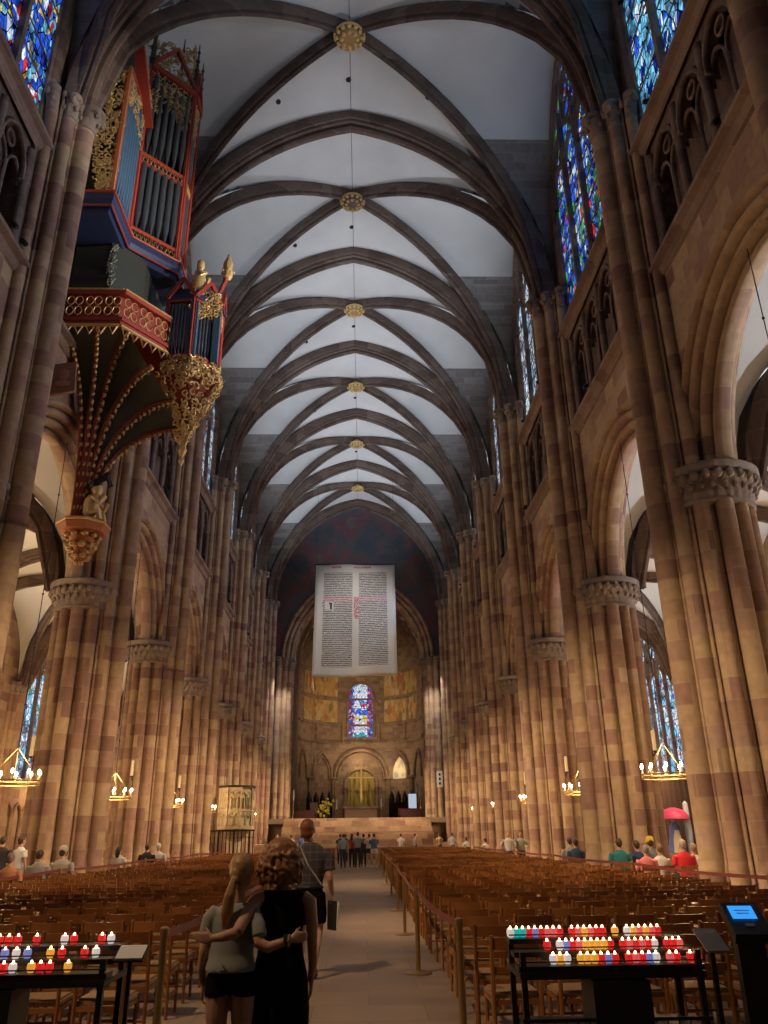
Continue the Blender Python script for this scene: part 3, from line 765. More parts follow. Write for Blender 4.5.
# blind arcade below: big round arch in the middle, pointed ones at the sides
mb = MB()
def ap_arch(ac, half, zs, rise, r, rad, foot, pointed=False, n=14):
    pts = []
    if pointed: pts = [(ac+y/AR_, z) for y, z in arch(half, rise, 0, 7, zs, foot)]
    else: pts = [(ac-half/AR_, zs-foot)]+[(ac-half/AR_*math.cos(PI*i/n), zs+rise*math.sin(PI*i/n)) for i in range(n+1)]+[(ac+half/AR_, zs-foot)]
    mb.tube([P_ap(a, z, r) for a, z in pts], rad, 6)
ap_arch(0, 2.95, 7.3, 2.9, AR_-.12, .18, .2); ap_arch(0, 2.55, 7.3, 2.5, AR_-.06, .14, .2); ap_arch(0, 1.75, 6.6, 1.6, AR_-.1, .16, 3.6)
for s in (-1, 1):
    ap_arch(s*.72, 1.25, 7.6, 2.2, AR_-.1, .16, .5, True); ap_arch(s*.72, 1.0, 7.6, 1.8, AR_-.06, .1, .5, True)
    ap_arch(s*1.25, 1.0, 7.6, 2.2, AR_-.1, .14, .5, True)
    for a in (.46, .50, .98, 1.03): mb.tube([P_ap(s*a, FZ, AR_-.15), P_ap(s*a, 7.2, AR_-.15)], .13, 8); mb.ball(P_ap(s*a, 7.2, AR_-.15), (.24, .24, .2), 8)
struct(mb.build(trimname(), M_apse, smooth=50))
mb = MB()   # golden panel in the central niche
mb.rows([[P_ap(-.22+.44*i/8, FZ+.6, AR_-.05) for i in range(9)], [P_ap(-.22+.44*i/8, 7.9, AR_-.05) for i in range(9)]])
mb.rows([[P_ap(-.22+.44*i/8, 7.9, AR_-.05) for i in range(9)], [P_ap((-.22+.44*i/8)*.55, 8.3+(.25 if i % 2 else 0), AR_-.05) for i in range(9)]])
M_olive = mat('golden_niche_cloth', (0.34, 0.25, 0.05), 0.5); t = NT(M_olive); pos = t.n('ShaderNodeNewGeometry').outputs['Position']
t.l(t.ramp(t.noise(t.vm('MULTIPLY', pos, (3, 1, .4)), 2.0, 3), [(.35, (.16, .12, .02)), (.65, (.48, .36, .09))]), M_olive.node_tree.nodes['Principled BSDF'].inputs['Base Color'])
tag(mb.build('niche_hanging', M_olive), 'golden green hanging filling the arched niche behind the tall cross', 'hanging')
# bright painting in the right blind arch
mb = MB(); pts = [(0.72+y/AR_, z) for y, z in arch(.95, 1.75, 0, 7, 7.6, .5)]
mb.add([P_ap(a, z, AR_-.05) for a, z in pts], [tuple(range(len(pts)))])
M_ptg = mat('pale_niche_painting', (.6, .55, .42), .6); t = NT(M_ptg); pos = t.n('ShaderNodeNewGeometry').outputs['Position']
t.l(t.ramp(t.noise(pos, 1.6, 4), [(.35, (.25, .33, .33)), (.5, (.7, .62, .42)), (.62, (.85, .75, .5))]), M_ptg.node_tree.nodes['Principled BSDF'].inputs['Base Color'])
tag(mb.build('niche_painting', M_ptg), 'pale lit painting in the pointed niche to the right of the cross', 'painting')
lamp('POINT', 'niche_lamp', P_ap(.68, 8.0, AR_-1.3), 60, WARM2, radius=.1)

# cross
t = thing('altar_cross', 'tall golden cross standing before the niche behind the altar', 'cross', (0.25, 86.2, FZ))
b = MB(); b.box(-.5, .5, -.4, .4, 0, .35); b.box(-.3, .3, -.25, .25, .35, .9); b.build('base', M_stone, parent=t)
M_cross = mat('bright_gold', (1.0, 0.74, 0.33), 0.4, 0.5)
b = MB(); b.bar((0, 0, .9), (0, 0, 5.9), .2, .14, up=(0, 1, 0)); b.bar((0, 0, 5.9), (0, 0, 6.0), .3, .16, up=(0, 1, 0)); b.build('upright', M_cross, parent=t)
b = MB(); b.bar((-1.2, -.01, 4.25), (1.2, -.01, 4.25), .2, .14); b.bar((-1.3, -.01, 4.25), (-1.2, -.01, 4.25), .3, .16); b.bar((1.2, -.01, 4.25), (1.3, -.01, 4.25), .3, .16); b.build('crossbar', M_cross, parent=t)
# altar
M_altar = mat('altar_stone', (0.30, 0.19, 0.13), 0.5)
t = thing('altar', 'broad stone altar with a pale cloth edge in front of the cross', 'altar', (0.25, 76.5, FZ))
b = MB(); b.box(-1.45, 1.45, -.55, .55, 0, .95)
for i in range(6): b.box(-1.4+i*.49, -1.1+i*.49, -.6, -.55, .1, .85)
b.build('base', M_altar, parent=t); b = MB(); b.box(-1.65, 1.65, -.7, .7, .95, 1.12); b.build('tabletop', M_cap, parent=t)
for x, lab in ((-1.95, 'left of'), (2.1, 'right of')):
    t = thing('tall_candlestick', 'tall white candle on a stand just %s the altar' % lab, 'candlestick', (x, 76.2, FZ), 0, 'candles beside the altar')
    b = MB(); b.lathe([(.22, 0), (.2, .06), (.05, .12), (.05, .8), (.12, .86), (.12, .9)], n=10); b.build('stand', M_brass, parent=t)
    b = MB(); b.lathe([(.06, .9), (.06, 1.75), (.03, 1.78)], n=8); b.build('candle', M_white, parent=t)
t = thing('flower_arrangement', 'bright yellow flower bouquet standing left of the altar', 'flowers', (-2.95, 75.4, FZ))
b = MB(); b.lathe([(.2, 0), (.28, .3), (.2, .55), (.24, .6)], n=10); b.build('vase', M_darkwood, parent=t)
M_yel = mat('yellow_petals', (0.8, 0.62, 0.08), .6); M_leaf = mat('green_leaves', (.06, .14, .04), .6)
b = MB(); rr = random.Random(3)
for i in range(70): b.ball((rr.gauss(0, .3), rr.gauss(0, .2), .95+rr.gauss(0, .3)), rr.uniform(.09, .16), 6)
b.build('blossoms', M_yel, parent=t)
b = MB()
for i in range(16): b.ball((rr.gauss(0, .3), rr.gauss(0, .2), .8+rr.gauss(0, .25)), (.05, .1, .14), 6)
b.build('leaves', M_leaf, parent=t)
t = thing('choir_chair', 'high-backed brown celebrant chair left of the flowers', 'chair', (-4.0, 75.9, FZ))
b = MB(); b.box(-.35, .35, -.3, .3, .35, .5); b.build('seat', M_red, parent=t); b = MB(); b.box(-.35, .35, .24, .32, .5, 1.5); b.build('backrest', M_altar, parent=t)
for x in (-.3, .3):
    for y in (-.25, .25): MB().box(x-.03, x+.03, y-.03, y+.03, 0, .36).build('leg', M_altar, parent=t)
for i, x in enumerate((3.9, 4.5, 5.6)):
    t = thing('choir_stool', 'red upholstered choir seat, %s, beside the lit screen' % ['leftmost', 'middle one', 'rightmost'][i], 'seat', (x, 76.4, FZ), 0, 'red choir seats')
    b = MB(); b.box(-.26, .26, -.25, .25, .42, .52); b.build('seat', M_red, parent=t)
    b = MB(); b.box(-.26, .26, .2, .27, .52, .95); b.build('backrest', M_red, parent=t)
    for xx in (-.22, .22):
        for y in (-.2, .2): MB().box(xx-.02, xx+.02, y-.02, y+.02, 0, .42).build('leg', M_altar, parent=t)
t = thing('display_screen', 'pale lit upright screen standing in the choir right of the altar', 'screen', (5.05, 77.4, FZ))
MB().box(-.45, .45, -.05, .05, .9, 2.25).build('housing', M_black, parent=t)
MB().box(-.4, .4, -.07, -.05, .95, 2.2).build('screen', mat('lit_screen', (.5, .6, .75), .5, emit=(.6, .72, .9), strength=.6), parent=t)
b = MB(); b.box(-.05, .05, -.05, .05, .05, .9); b.box(-.3, .3, -.2, .2, 0, .05); b.build('stand', M_black, parent=t)
for i, (x, z1) in enumerate(((5.3, 1.3), (5.62, 1.0))):
    t = thing('choir_candle', 'white candle on a tall stand by the right crossing pier, the %s of two' % ['taller', 'shorter'][i], 'candlestick', (x, 75.5, FZ))
    b = MB(); b.lathe([(.16, 0), (.04, .08), (.04, 1.9+z1-1), (.09, 1.95+z1-1)], n=8); b.build('stand', M_brass, parent=t)
    b = MB(); b.lathe([(.07, 1.95+z1-1), (.07, 2.75+z1-1)], n=8); b.build('candle', M_white, parent=t)
t = thing('choir_candle', 'white candle on a tall stand by the left crossing pier', 'candlestick', (-5.55, 72.2, FZ))
b = MB(); b.lathe([(.16, 0), (.04, .08), (.04, 1.5), (.09, 1.55)], n=8); b.build('stand', M_brass, parent=t)
b = MB(); b.lathe([(.07, 1.55), (.07, 2.4)], n=8); b.build('candle', M_white, parent=t)
# dark choir stalls at either side
for s in (-1, 1):
    t = thing('choir_stalls', 'dark wooden choir stalls against the apse, %s of the altar' % names_side[s], 'stalls', (s*4.1+.2, 83.0, FZ), 0, 'dark choir stalls')
    b = MB(); b.box(-1.3, 1.3, -.3, .3, 0, .5); b.build('bench', M_black, parent=t)
    b = MB(); b.box(-1.3, 1.3, .3, .4, 0, 1.7)
    for i in range(4): b.lathe([(.26, 1.7), (.3, 2.0), (.2, 2.4), (.03, 2.8)], c=(-1.0+.66*i, .35, 0), n=8)
    b.build('back', M_black, parent=t)
# low red front of the choir platform at the left and right
for s in (-1, 1):
    t = tag(MB().box(s*4.6-.9, s*4.6+.9, 72.9, 73.1, FZ, FZ+.75).build('choir_screen', mat('red_brown_panel', (.10, .03, .025), .6)), 'low dark red panel at the %s end of the choir platform' % names_side[s], 'panel', 'low choir panels')
# candle crown over the left part of the choir
t = thing('hanging_candle_holder', 'hanging candle holder with three tapers in the choir, left of the cross', 'lamp', (-4.2, 74.0, 7.6))
b = MB(); b.tube([(.5*math.cos(2*PI*i/14), .2*math.sin(2*PI*i/14), 0) for i in range(14)], .03, 5, closed=True); 
b.tube([(-.5, 0, 0), (0, 0, .9)], .01, 4); b.tube([(.5, 0, 0), (0, 0, .9)], .01, 4); b.build('ring', M_goldd, parent=t); b = MB(); b.tube([(0, 0, .85), (0, 0, 16)], .012, 4); b.build('suspension_rod', M_black, parent=t)
for x in (-.35, .05, .4): MB().lathe([(.05, 0), (.05, 1.1)], c=(x, 0, 0), n=6).build('taper', M_wax, parent=t)
# notice on the right crossing pier
tag(MB().box(6.66, 7.16, 69.60, 69.70, 5.3, 6.6).build('notice_board', M_white), 'small white hymn notice on the right crossing pier', 'sign')
b = MB()
nb_ = bpy.data.objects['notice_board']
for i in range(3): b.box(6.83, 6.99, 69.58, 69.60, 5.5+i*.36, 5.68+i*.36)
b.build('numerals', M_black, parent=nb_)

# ================================================================== BANNER
BY = 60.0
bw0, bw1, bz1, bz0 = (-3.27, 3.0), (-3.42, 3.1), 21.75, 12.85
m = mat('printed_banner', rough=0.8); t = NT(m); M_banner = m
tc = t.n('ShaderNodeUVMap'); sp = t.n('ShaderNodeSeparateXYZ'); t.l(tc.outputs[0], sp.inputs[0]); u, v = sp.outputs[0], sp.outputs[1]
def band(x, a, b): return t.m('MULTIPLY', t.m('GREATER_THAN', x, a), t.m('LESS_THAN', x, b))
cols = t.m('ADD', band(u, .105, .465), band(u, .545, .895))
rowz = t.m('FRACT', t.m('MULTIPLY', v, 62.0)); ln = t.m('LESS_THAN', rowz, .62)
nz = t.n('ShaderNodeTexNoise'); nz.inputs['Scale'].default_value = 1.0; nz.inputs['Detail'].default_value = 2
mp = t.n('ShaderNodeMapping'); mp.inputs['Scale'].default_value = (95, 62, 1); t.l(tc.outputs[0], mp.inputs[0]); t.l(mp.outputs[0], nz.inputs['Vector'])
ink = t.m('MULTIPLY', t.m('MULTIPLY', cols, ln), t.m('MULTIPLY', band(v, .085, .925), t.m('GREATER_THAN', nz.outputs['Fac'], .40)))
# blank corner for the painted initial on the left
hole = t.m('MULTIPLY', band(u, .125, .235), band(v, .585, .655)); ink = t.m('MULTIPLY', ink, t.m('SUBTRACT', 1.0, hole))
redz = band(v, .665, .70); redhead = t.m('MULTIPLY', band(v, .965, .982), t.m('ADD', band(u, .2, .32), band(u, .48, .70)))
redin = t.m('MULTIPLY', band(u, .485, .545), t.m('MULTIPLY', band(v, .5, .70), t.m('GREATER_THAN', nz.outputs['Fac'], .47)))
ini = t.m('MULTIPLY', band(u, .19, .215), band(v, .59, .645)); ini2 = t.m('MULTIPLY', band(u, .175, .215), band(v, .635, .65))
paper = t.ramp(t.noise(tc.outputs[0], 3.0, 3), [(.3, (.56, .55, .53)), (.7, (.70, .69, .67))])
inkc = t.mix(redz, (.06, .05, .05), (.45, .05, .12))
c1 = t.mix(t.m('MULTIPLY', ink, .85), paper, inkc)
rmask = t.m('MAXIMUM', t.m('MULTIPLY', redhead, t.m('GREATER_THAN', nz.outputs['Fac'], .42)), redin)
c1 = t.mix(t.m('MULTIPLY', rmask, .85), c1, (.5, .06, .12)); c1 = t.mix(t.m('MAXIMUM', ini, ini2), c1, (.03, .04, .06))
mg = t.m('MULTIPLY', band(u, .095, .108), t.m('MULTIPLY', band(v, .6, .66), t.m('GREATER_THAN', t.m('FRACT', t.m('MULTIPLY', v, 40.0)), .5)))
c1 = t.mix(mg, c1, (.1, .1, .15)); t.l(c1, t.b.inputs['Base Color'])
t_b = thing('hanging_banner', 'huge white banner printed with two columns of black gothic text, hanging before the choir', 'banner', (0, BY, bz0))
NX, NZ = 24, 34; vs = []; uv = []
for j in range(NZ+1):
    q = j/NZ
    for i in range(NX+1):
        p = i/NX; x0 = bw1[0]+(bw0[0]-bw1[0])*q; x1 = bw1[1]+(bw0[1]-bw1[1])*q
        wv = .10*math.sin(p*7+q*3)*math.sin(q*5+1)*(1-q)+.05*math.sin(p*19+q*2)*(1-q)+.06*math.sin(p*9-q*11)*math.sin(PI*p)
        zz_ = q*(bz1-bz0)-(.10*math.sin(p*5)*(1-q))
        vs.append((x0+(x1-x0)*p, wv, zz_)); uv.append((p, q))
fs = [(j*(NX+1)+i, j*(NX+1)+i+1, (j+1)*(NX+1)+i+1, (j+1)*(NX+1)+i) for j in range(NZ) for i in range(NX)]
me = bpy.data.meshes.new('banner_cloth'); me.from_pydata(vs, [], fs); ul = me.uv_layers.new(name='UVMap')
for lp in me.loops: ul.data[lp.index].uv = uv[lp.vertex_index]
me.materials.append(M_banner); me.polygons.foreach_set('use_smooth', [True]*len(me.polygons))
o = bpy.data.objects.new('banner_cloth', me); C.objects.link(o); o.parent = t_b
so = o.modifiers.new('thick', 'SOLIDIFY'); so.thickness = .01
b = MB(); b.tube([(bw0[0]-.12, 0, bz1-bz0+.03), (bw0[1]+.12, 0, bz1-bz0+.03)], .05, 8); b.build('top_rod', M_black, parent=t_b)
b = MB(); b.tube([(bw1[0], 0, -.03), (bw1[1], 0, .04)], .035, 8); b.build('bottom_rod', M_goldd, parent=t_b)
for x in (bw0[0], bw0[1]):
    b = MB(); b.tube([(x, 0, bz1-bz0+.03), (x*.98, 0, 29.2-bz0)], .012, 4); b.build('wire', M_black, parent=t_b)

# ================================================================== VAULT BOSSES
for k in range(-1, 6):
    yc = TY(k)+BAY/2
    t = thing('vault_boss', 'gilded foliage boss at the rib crossing, %s bay counted from the top of the picture' % ORD[k+1] if k >= 0 else 'gilded foliage boss overhead behind the top edge', 'boss', (0, yc, ZC+g(0)-.62), 0, 'gilded vault bosses')
    b = MB(); b.lathe([(.18, -.12), (.36, -.1), (.44, 0), (.40, .22), (.3, .4)], n=20); b.build('hub', M_rib if k in (1,) else M_goldd, parent=t)
    b = MB()
    for r_, n_, q in ((.30, 8, .10), (.50, 12, .11)):
        for j in range(n_):
            a = 2*PI*j/n_; b.ball((r_*math.cos(a), r_*math.sin(a), -.1+.1*(r_ > .4)), (q, q, .08), 6)
    b.tube([(.58*math.cos(2*PI*i/20), .58*math.sin(2*PI*i/20), .06) for i in range(20)], .05, 6, closed=True)
    b.build('foliage_ring', M_gold if k not in (1,) else M_goldd, parent=t)
    # gilded ends of the ribs beside the boss
    b = MB()
    for sx in (-1, 1):
        for sy in (-1, 1):
            d = Vector((sx*(VA-.6), sy*BAY/2, 0)).normalized()
            for i in range(4): b.ball(tuple(d*(.85+.22*i)+Vector((0, 0, .10-.01*i))), (.06, .06, .05), 6)
    b.build('rib_gilding', M_gold, parent=t)
# round eyes for lamp ropes
for k in range(-1, 5):
    yc = TY(k)+BAY/2
    for x, dy in ((-.08, 2.3), (-3.0, 2.6), (3.2, 2.2), (5.2, -.6)):
        u_ = abs(x)/VA; v_ = abs(dy)/(BAY/2); z = ZC+g(min(u_, v_))
        b = MB(); b.lathe([(.11, -.05), (.11, .02), (.05, .02)], c=(x, yc+dy, z), n=10)
        tag(b.build('vault_hook', M_black, smooth=60), 'small dark ring hole, %s of the %s bay from the top' % ({-.08: 'on the ridge', -3.0: 'left vault cell', 3.2: 'right vault cell', 5.2: 'far right vault cell'}[x], ORD[k+1]), 'ring', 'dark ring holes in the vault')

# ================================================================== ORGAN (swallow's nest organ, left, first bay)
OY = TY(0)+BAY/2
orr = random.Random(11)
def scrolls(mb, f, n, size=.12, r=.02, seg=7):
    """carved foliage: little curls laid over the surface f(p, q) -> point, p and q in 0..1"""
    for i in range(n):
        p, q = orr.random(), orr.random(); a0 = orr.uniform(0, 6.28); w = orr.choice((-1, 1))*orr.uniform(3, 5.5); pts = []
        c = Vector(f(p, q)); du = (Vector(f(min(p+.01, 1.01), q))-c); dv = (Vector(f(p, min(q+.01, 1.01)))-c)
        if du.length < 1e-6 or dv.length < 1e-6: continue
        du.normalize(); dv.normalize(); nn = du.cross(dv)
        for k in range(seg):
            t_ = k/(seg-1); rad = size*(1-.75*t_)*orr.uniform(.9, 1.1); a = a0+w*t_
            pts.append(c+du*rad*math.cos(a)+dv*rad*math.sin(a)+nn*(.03*math.sin(t_*3+i)))
        mb.tube(pts, [r*(1.2-.5*k/(seg-1)) for k in range(seg)], 4)
org = thing('pipe_organ', 'carved red, gold and blue pipe organ hanging high on the left wall like a nest', 'organ', (-8.2, OY, 8.9))
O0 = (-8.2, OY, 8.9)
def ob(mb, name, m, parent=org, smooth=None): 
    o = mb.build(name, m, parent=parent, smooth=smooth, offset=O0); return o
def sym(pts): return pts+[(x, 2*OY-y) for x, y in pts[::-1]]
# main case plan
Bp, Cp, Dp = (-6.85, OY-3.3), (-6.85, OY-1.55), (-5.6, OY-.38)
base_pl = [(-8.15, Bp[1])]+[Bp, Cp, Dp]; base_pl = sym(base_pl)
def grow(pl, d):   # away from the wall centre
    return [(x+(d if x > -8.1 else 0), OY+(y-OY)*(1+d/3.0)) for x, y in pl]
ZB = 18.75
mb = MB(); mb.prism(grow(base_pl, .16), ZB, ZB+.22); mb.prism(grow(base_pl, .10), ZB-.2, ZB, poly2=grow(base_pl, .16)); mb.prism(grow(base_pl, .02), ZB-.42, ZB-.2)
mc = ob(mb, 'main_case_base', M_blue)
mb = MB(); P = grow(base_pl, .18); mb.tube([(x, y, ZB+.24) for x, y in P], .05, 6); mb.tube([(x, y, ZB-.2) for x, y in grow(base_pl, .12)], .03, 5); ob(mb, 'red_moulding', M_red, mc)
# back body
mb = MB(); mb.prism([(-8.15, OY-3.1), (-7.2, OY-3.1), (-7.2, OY-1.5), (-6.4, OY-.5), (-6.4, OY+.5), (-7.2, OY+1.5), (-7.2, OY+3.1), (-8.15, OY+3.1)], ZB+.2, 26.4); case = ob(mb, 'case_body', M_darkwood)
faces = [(Bp, Cp, 24.2, 'flat'), (Cp, Dp, 26.6, 'tower'), (Dp, (Dp[0], 2*OY-Dp[1]), 26.6, 'front'), ((Dp[0], 2*OY-Dp[1]), (Cp[0], 2*OY-Cp[1]), 26.6, 'tower'), ((Cp[0], 2*OY-Cp[1]), (Bp[0], 2*OY-Bp[1]), 24.2, 'flat')]
def organ_face(p0, p1, z0, z1, npipe, parent_name, pm=M_pipe, mid=True, carve=160, zr=None):
    p0 = Vector((p0[0], p0[1], 0)); p1 = Vector((p1[0], p1[1], 0)); L = (p1-p0).length; u = (p1-p0)/L; n_ = Vector((u.y, -u.x, 0))
    if n_.x < -.1 or (abs(n_.x) < .1 and n_.y > 0): n_ = -n_
    fr = MB(); up = tuple(n_)
    for q in (p0, p1): fr.bar(q+Vector((0, 0, z0)), q+Vector((0, 0, z1)), .15, .15, up=up)
    fr.bar(p0+Vector((0, 0, z0+.08)), p1+Vector((0, 0, z0+.08)), .1, .14); fr.bar(p0+Vector((0, 0, z1)), p1+Vector((0, 0, z1)), .16, .2)
    zm = z0+(z1-z0)*.43
    if mid: fr.bar(p0+Vector((0, 0, zm)), p1+Vector((0, 0, zm)), .07, .16); fr.bar(p0+Vector((0, 0, zm+.34)), p1+Vector((0, 0, zm+.34)), .07, .16); fr.bar(p0+Vector((0, 0, z0+.5)), p1+Vector((0, 0, z0+.5)), .07, .14)
    f = ob(fr, parent_name, M_red)
    pm_ = MB(); w = (L-.2)/npipe
    for lev in ((z0+.5, zm) if mid else (z0+.1, z1-.2),)+(((zm+.36, z1-.3),) if mid else ()):
        for i in range(npipe):
            c = p0+u*(.1+w*(i+.5))-n_*.03; r = w*.44; za, zb_ = lev; h_ = zb_-za
            pts = [c+Vector((0, 0, za)), c+Vector((0, 0, za+h_*(.2+.06*abs(i-npipe/2)/npipe))), c+Vector((0, 0, za+h_*.23)), c+Vector((0, 0, zb_))]
            pm_.tube(pts, [r*.25, r*.95, r, r], 8)
    ob(pm_, 'pipes', pm, f, 60)
    cv = MB()
    def ff(p, q): return p0+u*(.1+(L-.2)*p)+n_*.04+Vector((0, 0, z1-(z1-z0)*(.20+.10*abs(2*p-1))*(1-q)))
    scrolls(cv, ff, carve, .11, .022)
    if mid:
        for i in range(12):
            c = p0+u*(L*(i+.5)/12)+n_*.04
            for zz2, hh in ((zm+.06, .28), (z0+.16, .3)): cv.tube([c-u*.08+Vector((0, 0, zz2)), c+Vector((0, 0, zz2+hh)), c+u*.08+Vector((0, 0, zz2))], .014, 4)
    ob(cv, 'carved_tracery', M_gold, f)
    return f
for p0, p1, z1, kd in faces: organ_face(p0, p1, ZB+.22, z1, {'flat': 8, 'tower': 6, 'front': 3}[kd], '%s_panel' % ('tower' if kd != 'flat' else 'side'), M_pipe if kd != 'flat' else M_pipeblue, kd == 'tower' or kd == 'front', 170 if kd == 'tower' else 110)
for q in (-1, 1):   # openwork ears beside the case
    ear = MB(); y = OY+q*3.34
    def fe(p, v): 
        wd = .35+.75*math.sin(min(1, v*1.1)*PI*.5)
        return (-6.85-wd*p, y-.0, ZB+.3+(5.0)*v)
    scrolls(ear, fe, 330, .12, .026); e = ob(ear, 'carved_ear', M_gold)
    fr = MB(); fr.bar((-6.82, y, ZB+.2), (-6.82, y, ZB+5.5), .1, .1, up=(1, 0, 0)); ob(fr, 'orange_post', M_orange)
    # slanting gable board over the flat
    gb = MB(); ya, yb = OY+q*3.4, OY+q*1.5; gb.bar((-6.7, ya, 25.4), (-6.7, yb, 23.7), .34, .14); 
    g1 = ob(gb, 'gable_board', M_red); gc = MB(); scrolls(gc, lambda p, v: (-6.62, ya+(yb-ya)*p, 25.6-1.7*p+.5*v), 70, .11, .022); ob(gc, 'gable_carving', M_gold, g1)
# crown over the tower
mb = MB()
def fcrown(p, v):
    # p along the three front faces, v up
    pts = [Vector((Cp[0], Cp[1], 0)), Vector((Dp[0], Dp[1], 0)), Vector((Dp[0], 2*OY-Dp[1], 0)), Vector((Cp[0], 2*OY-Cp[1], 0))]
    s_ = min(2.999, p*3); i = int(s_); a = pts[i].lerp(pts[i+1], s_-i); k_ = 1-abs(2*p-1)
    return a+Vector((-.25*v, 0, 26.7+v*(1.2+1.7*k_)))
scrolls(mb, fcrown, 420, .14, .024)
crown = ob(mb, 'carved_crown', M_goldd)
mb = MB()
for p0, p1 in ((Cp, Dp), (Dp, (Dp[0], 2*OY-Dp[1])), ((Dp[0], 2*OY-Dp[1]), (Cp[0], 2*OY-Cp[1]))):
    a, b_ = Vector((*p0, 26.55)), Vector((*p1, 26.55)); mb.bar(a, b_, .3, .22)
    mb.bar(a+Vector((.06, 0, .2)), (a+b_)/2+Vector((0, 0, 1.6)), .16, .1); mb.bar(b_+Vector((.06, 0, .2)), (a+b_)/2+Vector((0, 0, 1.6)), .16, .1)
ob(mb, 'crown_gables', M_red, crown)
mb = MB()
for x, y, h_ in ((Cp[0], Cp[1], 3.3), (Dp[0], Dp[1], 2.6), (Dp[0], 2*OY-Dp[1], 2.6), (Cp[0], 2*OY-Cp[1], 3.0), (-6.3, OY, 3.4)):
    mb.tube([(x, y, 26.6), (x, y, 26.6+h_)], [.1, .02], 6)
    for j in range(5): mb.ball((x, y, 26.9+h_*j/5.5), (.13-.015*j,)*3, 6)
ob(mb, 'pinnacles', M_darkwood, crown)
# body between gallery and case
mb = MB(); core = sym([(-8.15, OY-2.0), (-7.0, OY-2.0), (-6.3, OY-1.1)]); mb.prism(core, 15.5, ZB-.3); ob(mb, 'dark_core', M_darkwood)
mb = MB(); scrolls(mb, lambda p, v: (-7.05+.12-.25*p*(1-abs(2*v-1)), OY-2.05, 16.7+1.8*v), 40, .09, .022); ob(mb, 'pale_green_carving', mat('pale_green_carving_paint', (.38, .42, .33), .6))
# gallery
gal = sym([(-8.15, OY-2.1), (-6.5, OY-2.1), (-5.5, OY-.75)])
mb = MB(); mb.prism(grow(gal, .0), 15.3, 15.55); mb.prism(grow(gal, .06), 16.42, 16.55); mb.prism(grow(gal, .05), 15.5, 15.62)
mb.prism(grow(gal, -.1), 15.5, 16.4)
g_ = ob(mb, 'gallery', M_red)
mb = MB()
for i in range(len(gal)-1):
    a, b_ = Vector((*gal[i], 0)), Vector((*gal[i+1], 0)); L = (b_-a).length; u_ = (b_-a)/L; nn = Vector((u_.y, -u_.x, 0)); 
    if nn.dot(Vector((1, 0, 0))) < -.05 or (abs(nn.x) < .05 and nn.y*(a.y-OY) < 0): nn = -nn
    n_ = max(2, int(L/.5))
    for j in range(n_):
        c = a+u_*(L*(j+.5)/n_)+nn*.03
        for dz in (15.83, 16.18): 
            for du in (-.12, .12): mb.tube([c+u_*(du+.11*math.cos(2*PI*k_/8))+Vector((0, 0, dz+.15*math.sin(2*PI*k_/8))) for k_ in range(8)], .018, 4, closed=True)
    mb.tube([a+nn*.06+Vector((0, 0, 15.3)), b_+nn*.06+Vector((0, 0, 15.3))], .05, 5); mb.tube([a+nn*.07+Vector((0, 0, 16.57)), b_+nn*.07+Vector((0, 0, 16.57))], .03, 5)
    m_ = max(3, int(L/.3))
    for j in range(m_): c = a+u_*(L*(j+.5)/m_)+nn*.04; mb.tube([c-u_*.12+Vector((0, 0, 15.28)), c+Vector((0, 0, 15.02)), c+u_*.12+Vector((0, 0, 15.28))], .03, 4)
ob(mb, 'gilded_railing', M_gold, g_)
# trumpet shaped corbel
ZL, ZH = 10.1, 15.3; PX, PY = -7.75, OY
NA = 24
rim = []
def rim_pt(t_):      # t_ 0..1 along the gallery outline
    seg = [(Vector((*gal[i], 0)), Vector((*gal[i+1], 0))) for i in range(len(gal)-1)]; Ls = [(b_-a).length for a, b_ in seg]; T = sum(Ls)*t_
    for (a, b_), l_ in zip(seg, Ls):
        if T <= l_+1e-9: return a.lerp(b_, T/l_)
        T -= l_
    return seg[-1][1]
def corb(t_, w, inset=0.0):
    R_ = rim_pt(t_)+Vector((.45*max(0, 1-abs(t_-.5)/.24), 0, 0)); ph = w*PI/2; s_ = .09+.91*(1-math.cos(ph)); dr = 2.2*max(0, 1-abs(t_-.5)/.24)**.8; z = ZL+(ZH-dr-ZL)*math.sin(ph)**.9
    c = Vector((PX, PY, 0)); q = c+(R_-c)*s_*(1-inset); q.x = max(q.x, -8.15); return Vector((q.x, q.y, z))
mb = MB(); mb.rows([[corb(i/NA, j/12, .03) for i in range(NA+1)] for j in range(13)]); co = ob(mb, 'corbel', M_darkwood, smooth=60)
ribs_t = [0.0, .12, .235, .33, .42, .5, .58, .67, .765, .88, 1.0]
for t_ in ribs_t:
    mb = MB(); mb.tube([corb(t_, j/14, -.02) for j in range(15)], [.07]*15, 6); rb = ob(mb, 'corbel_rib', M_redd, co, 60)
for t_ in ribs_t:
    mb = MB()
    for j in range(1, 26):
        c = corb(t_, j/26, -.06); dv = Vector((.05, 0, -.06)); mb.ball(tuple(c+dv), (.055, .055, .075), 5)
        mb.tube([c, c+Vector((.06, .09*(-1)**j, -.1)), c+Vector((.02, .05*(-1)**j, -.17))], [.03, .025, .012], 4)
    ob(mb, 'rib_crockets', M_goldd, co)
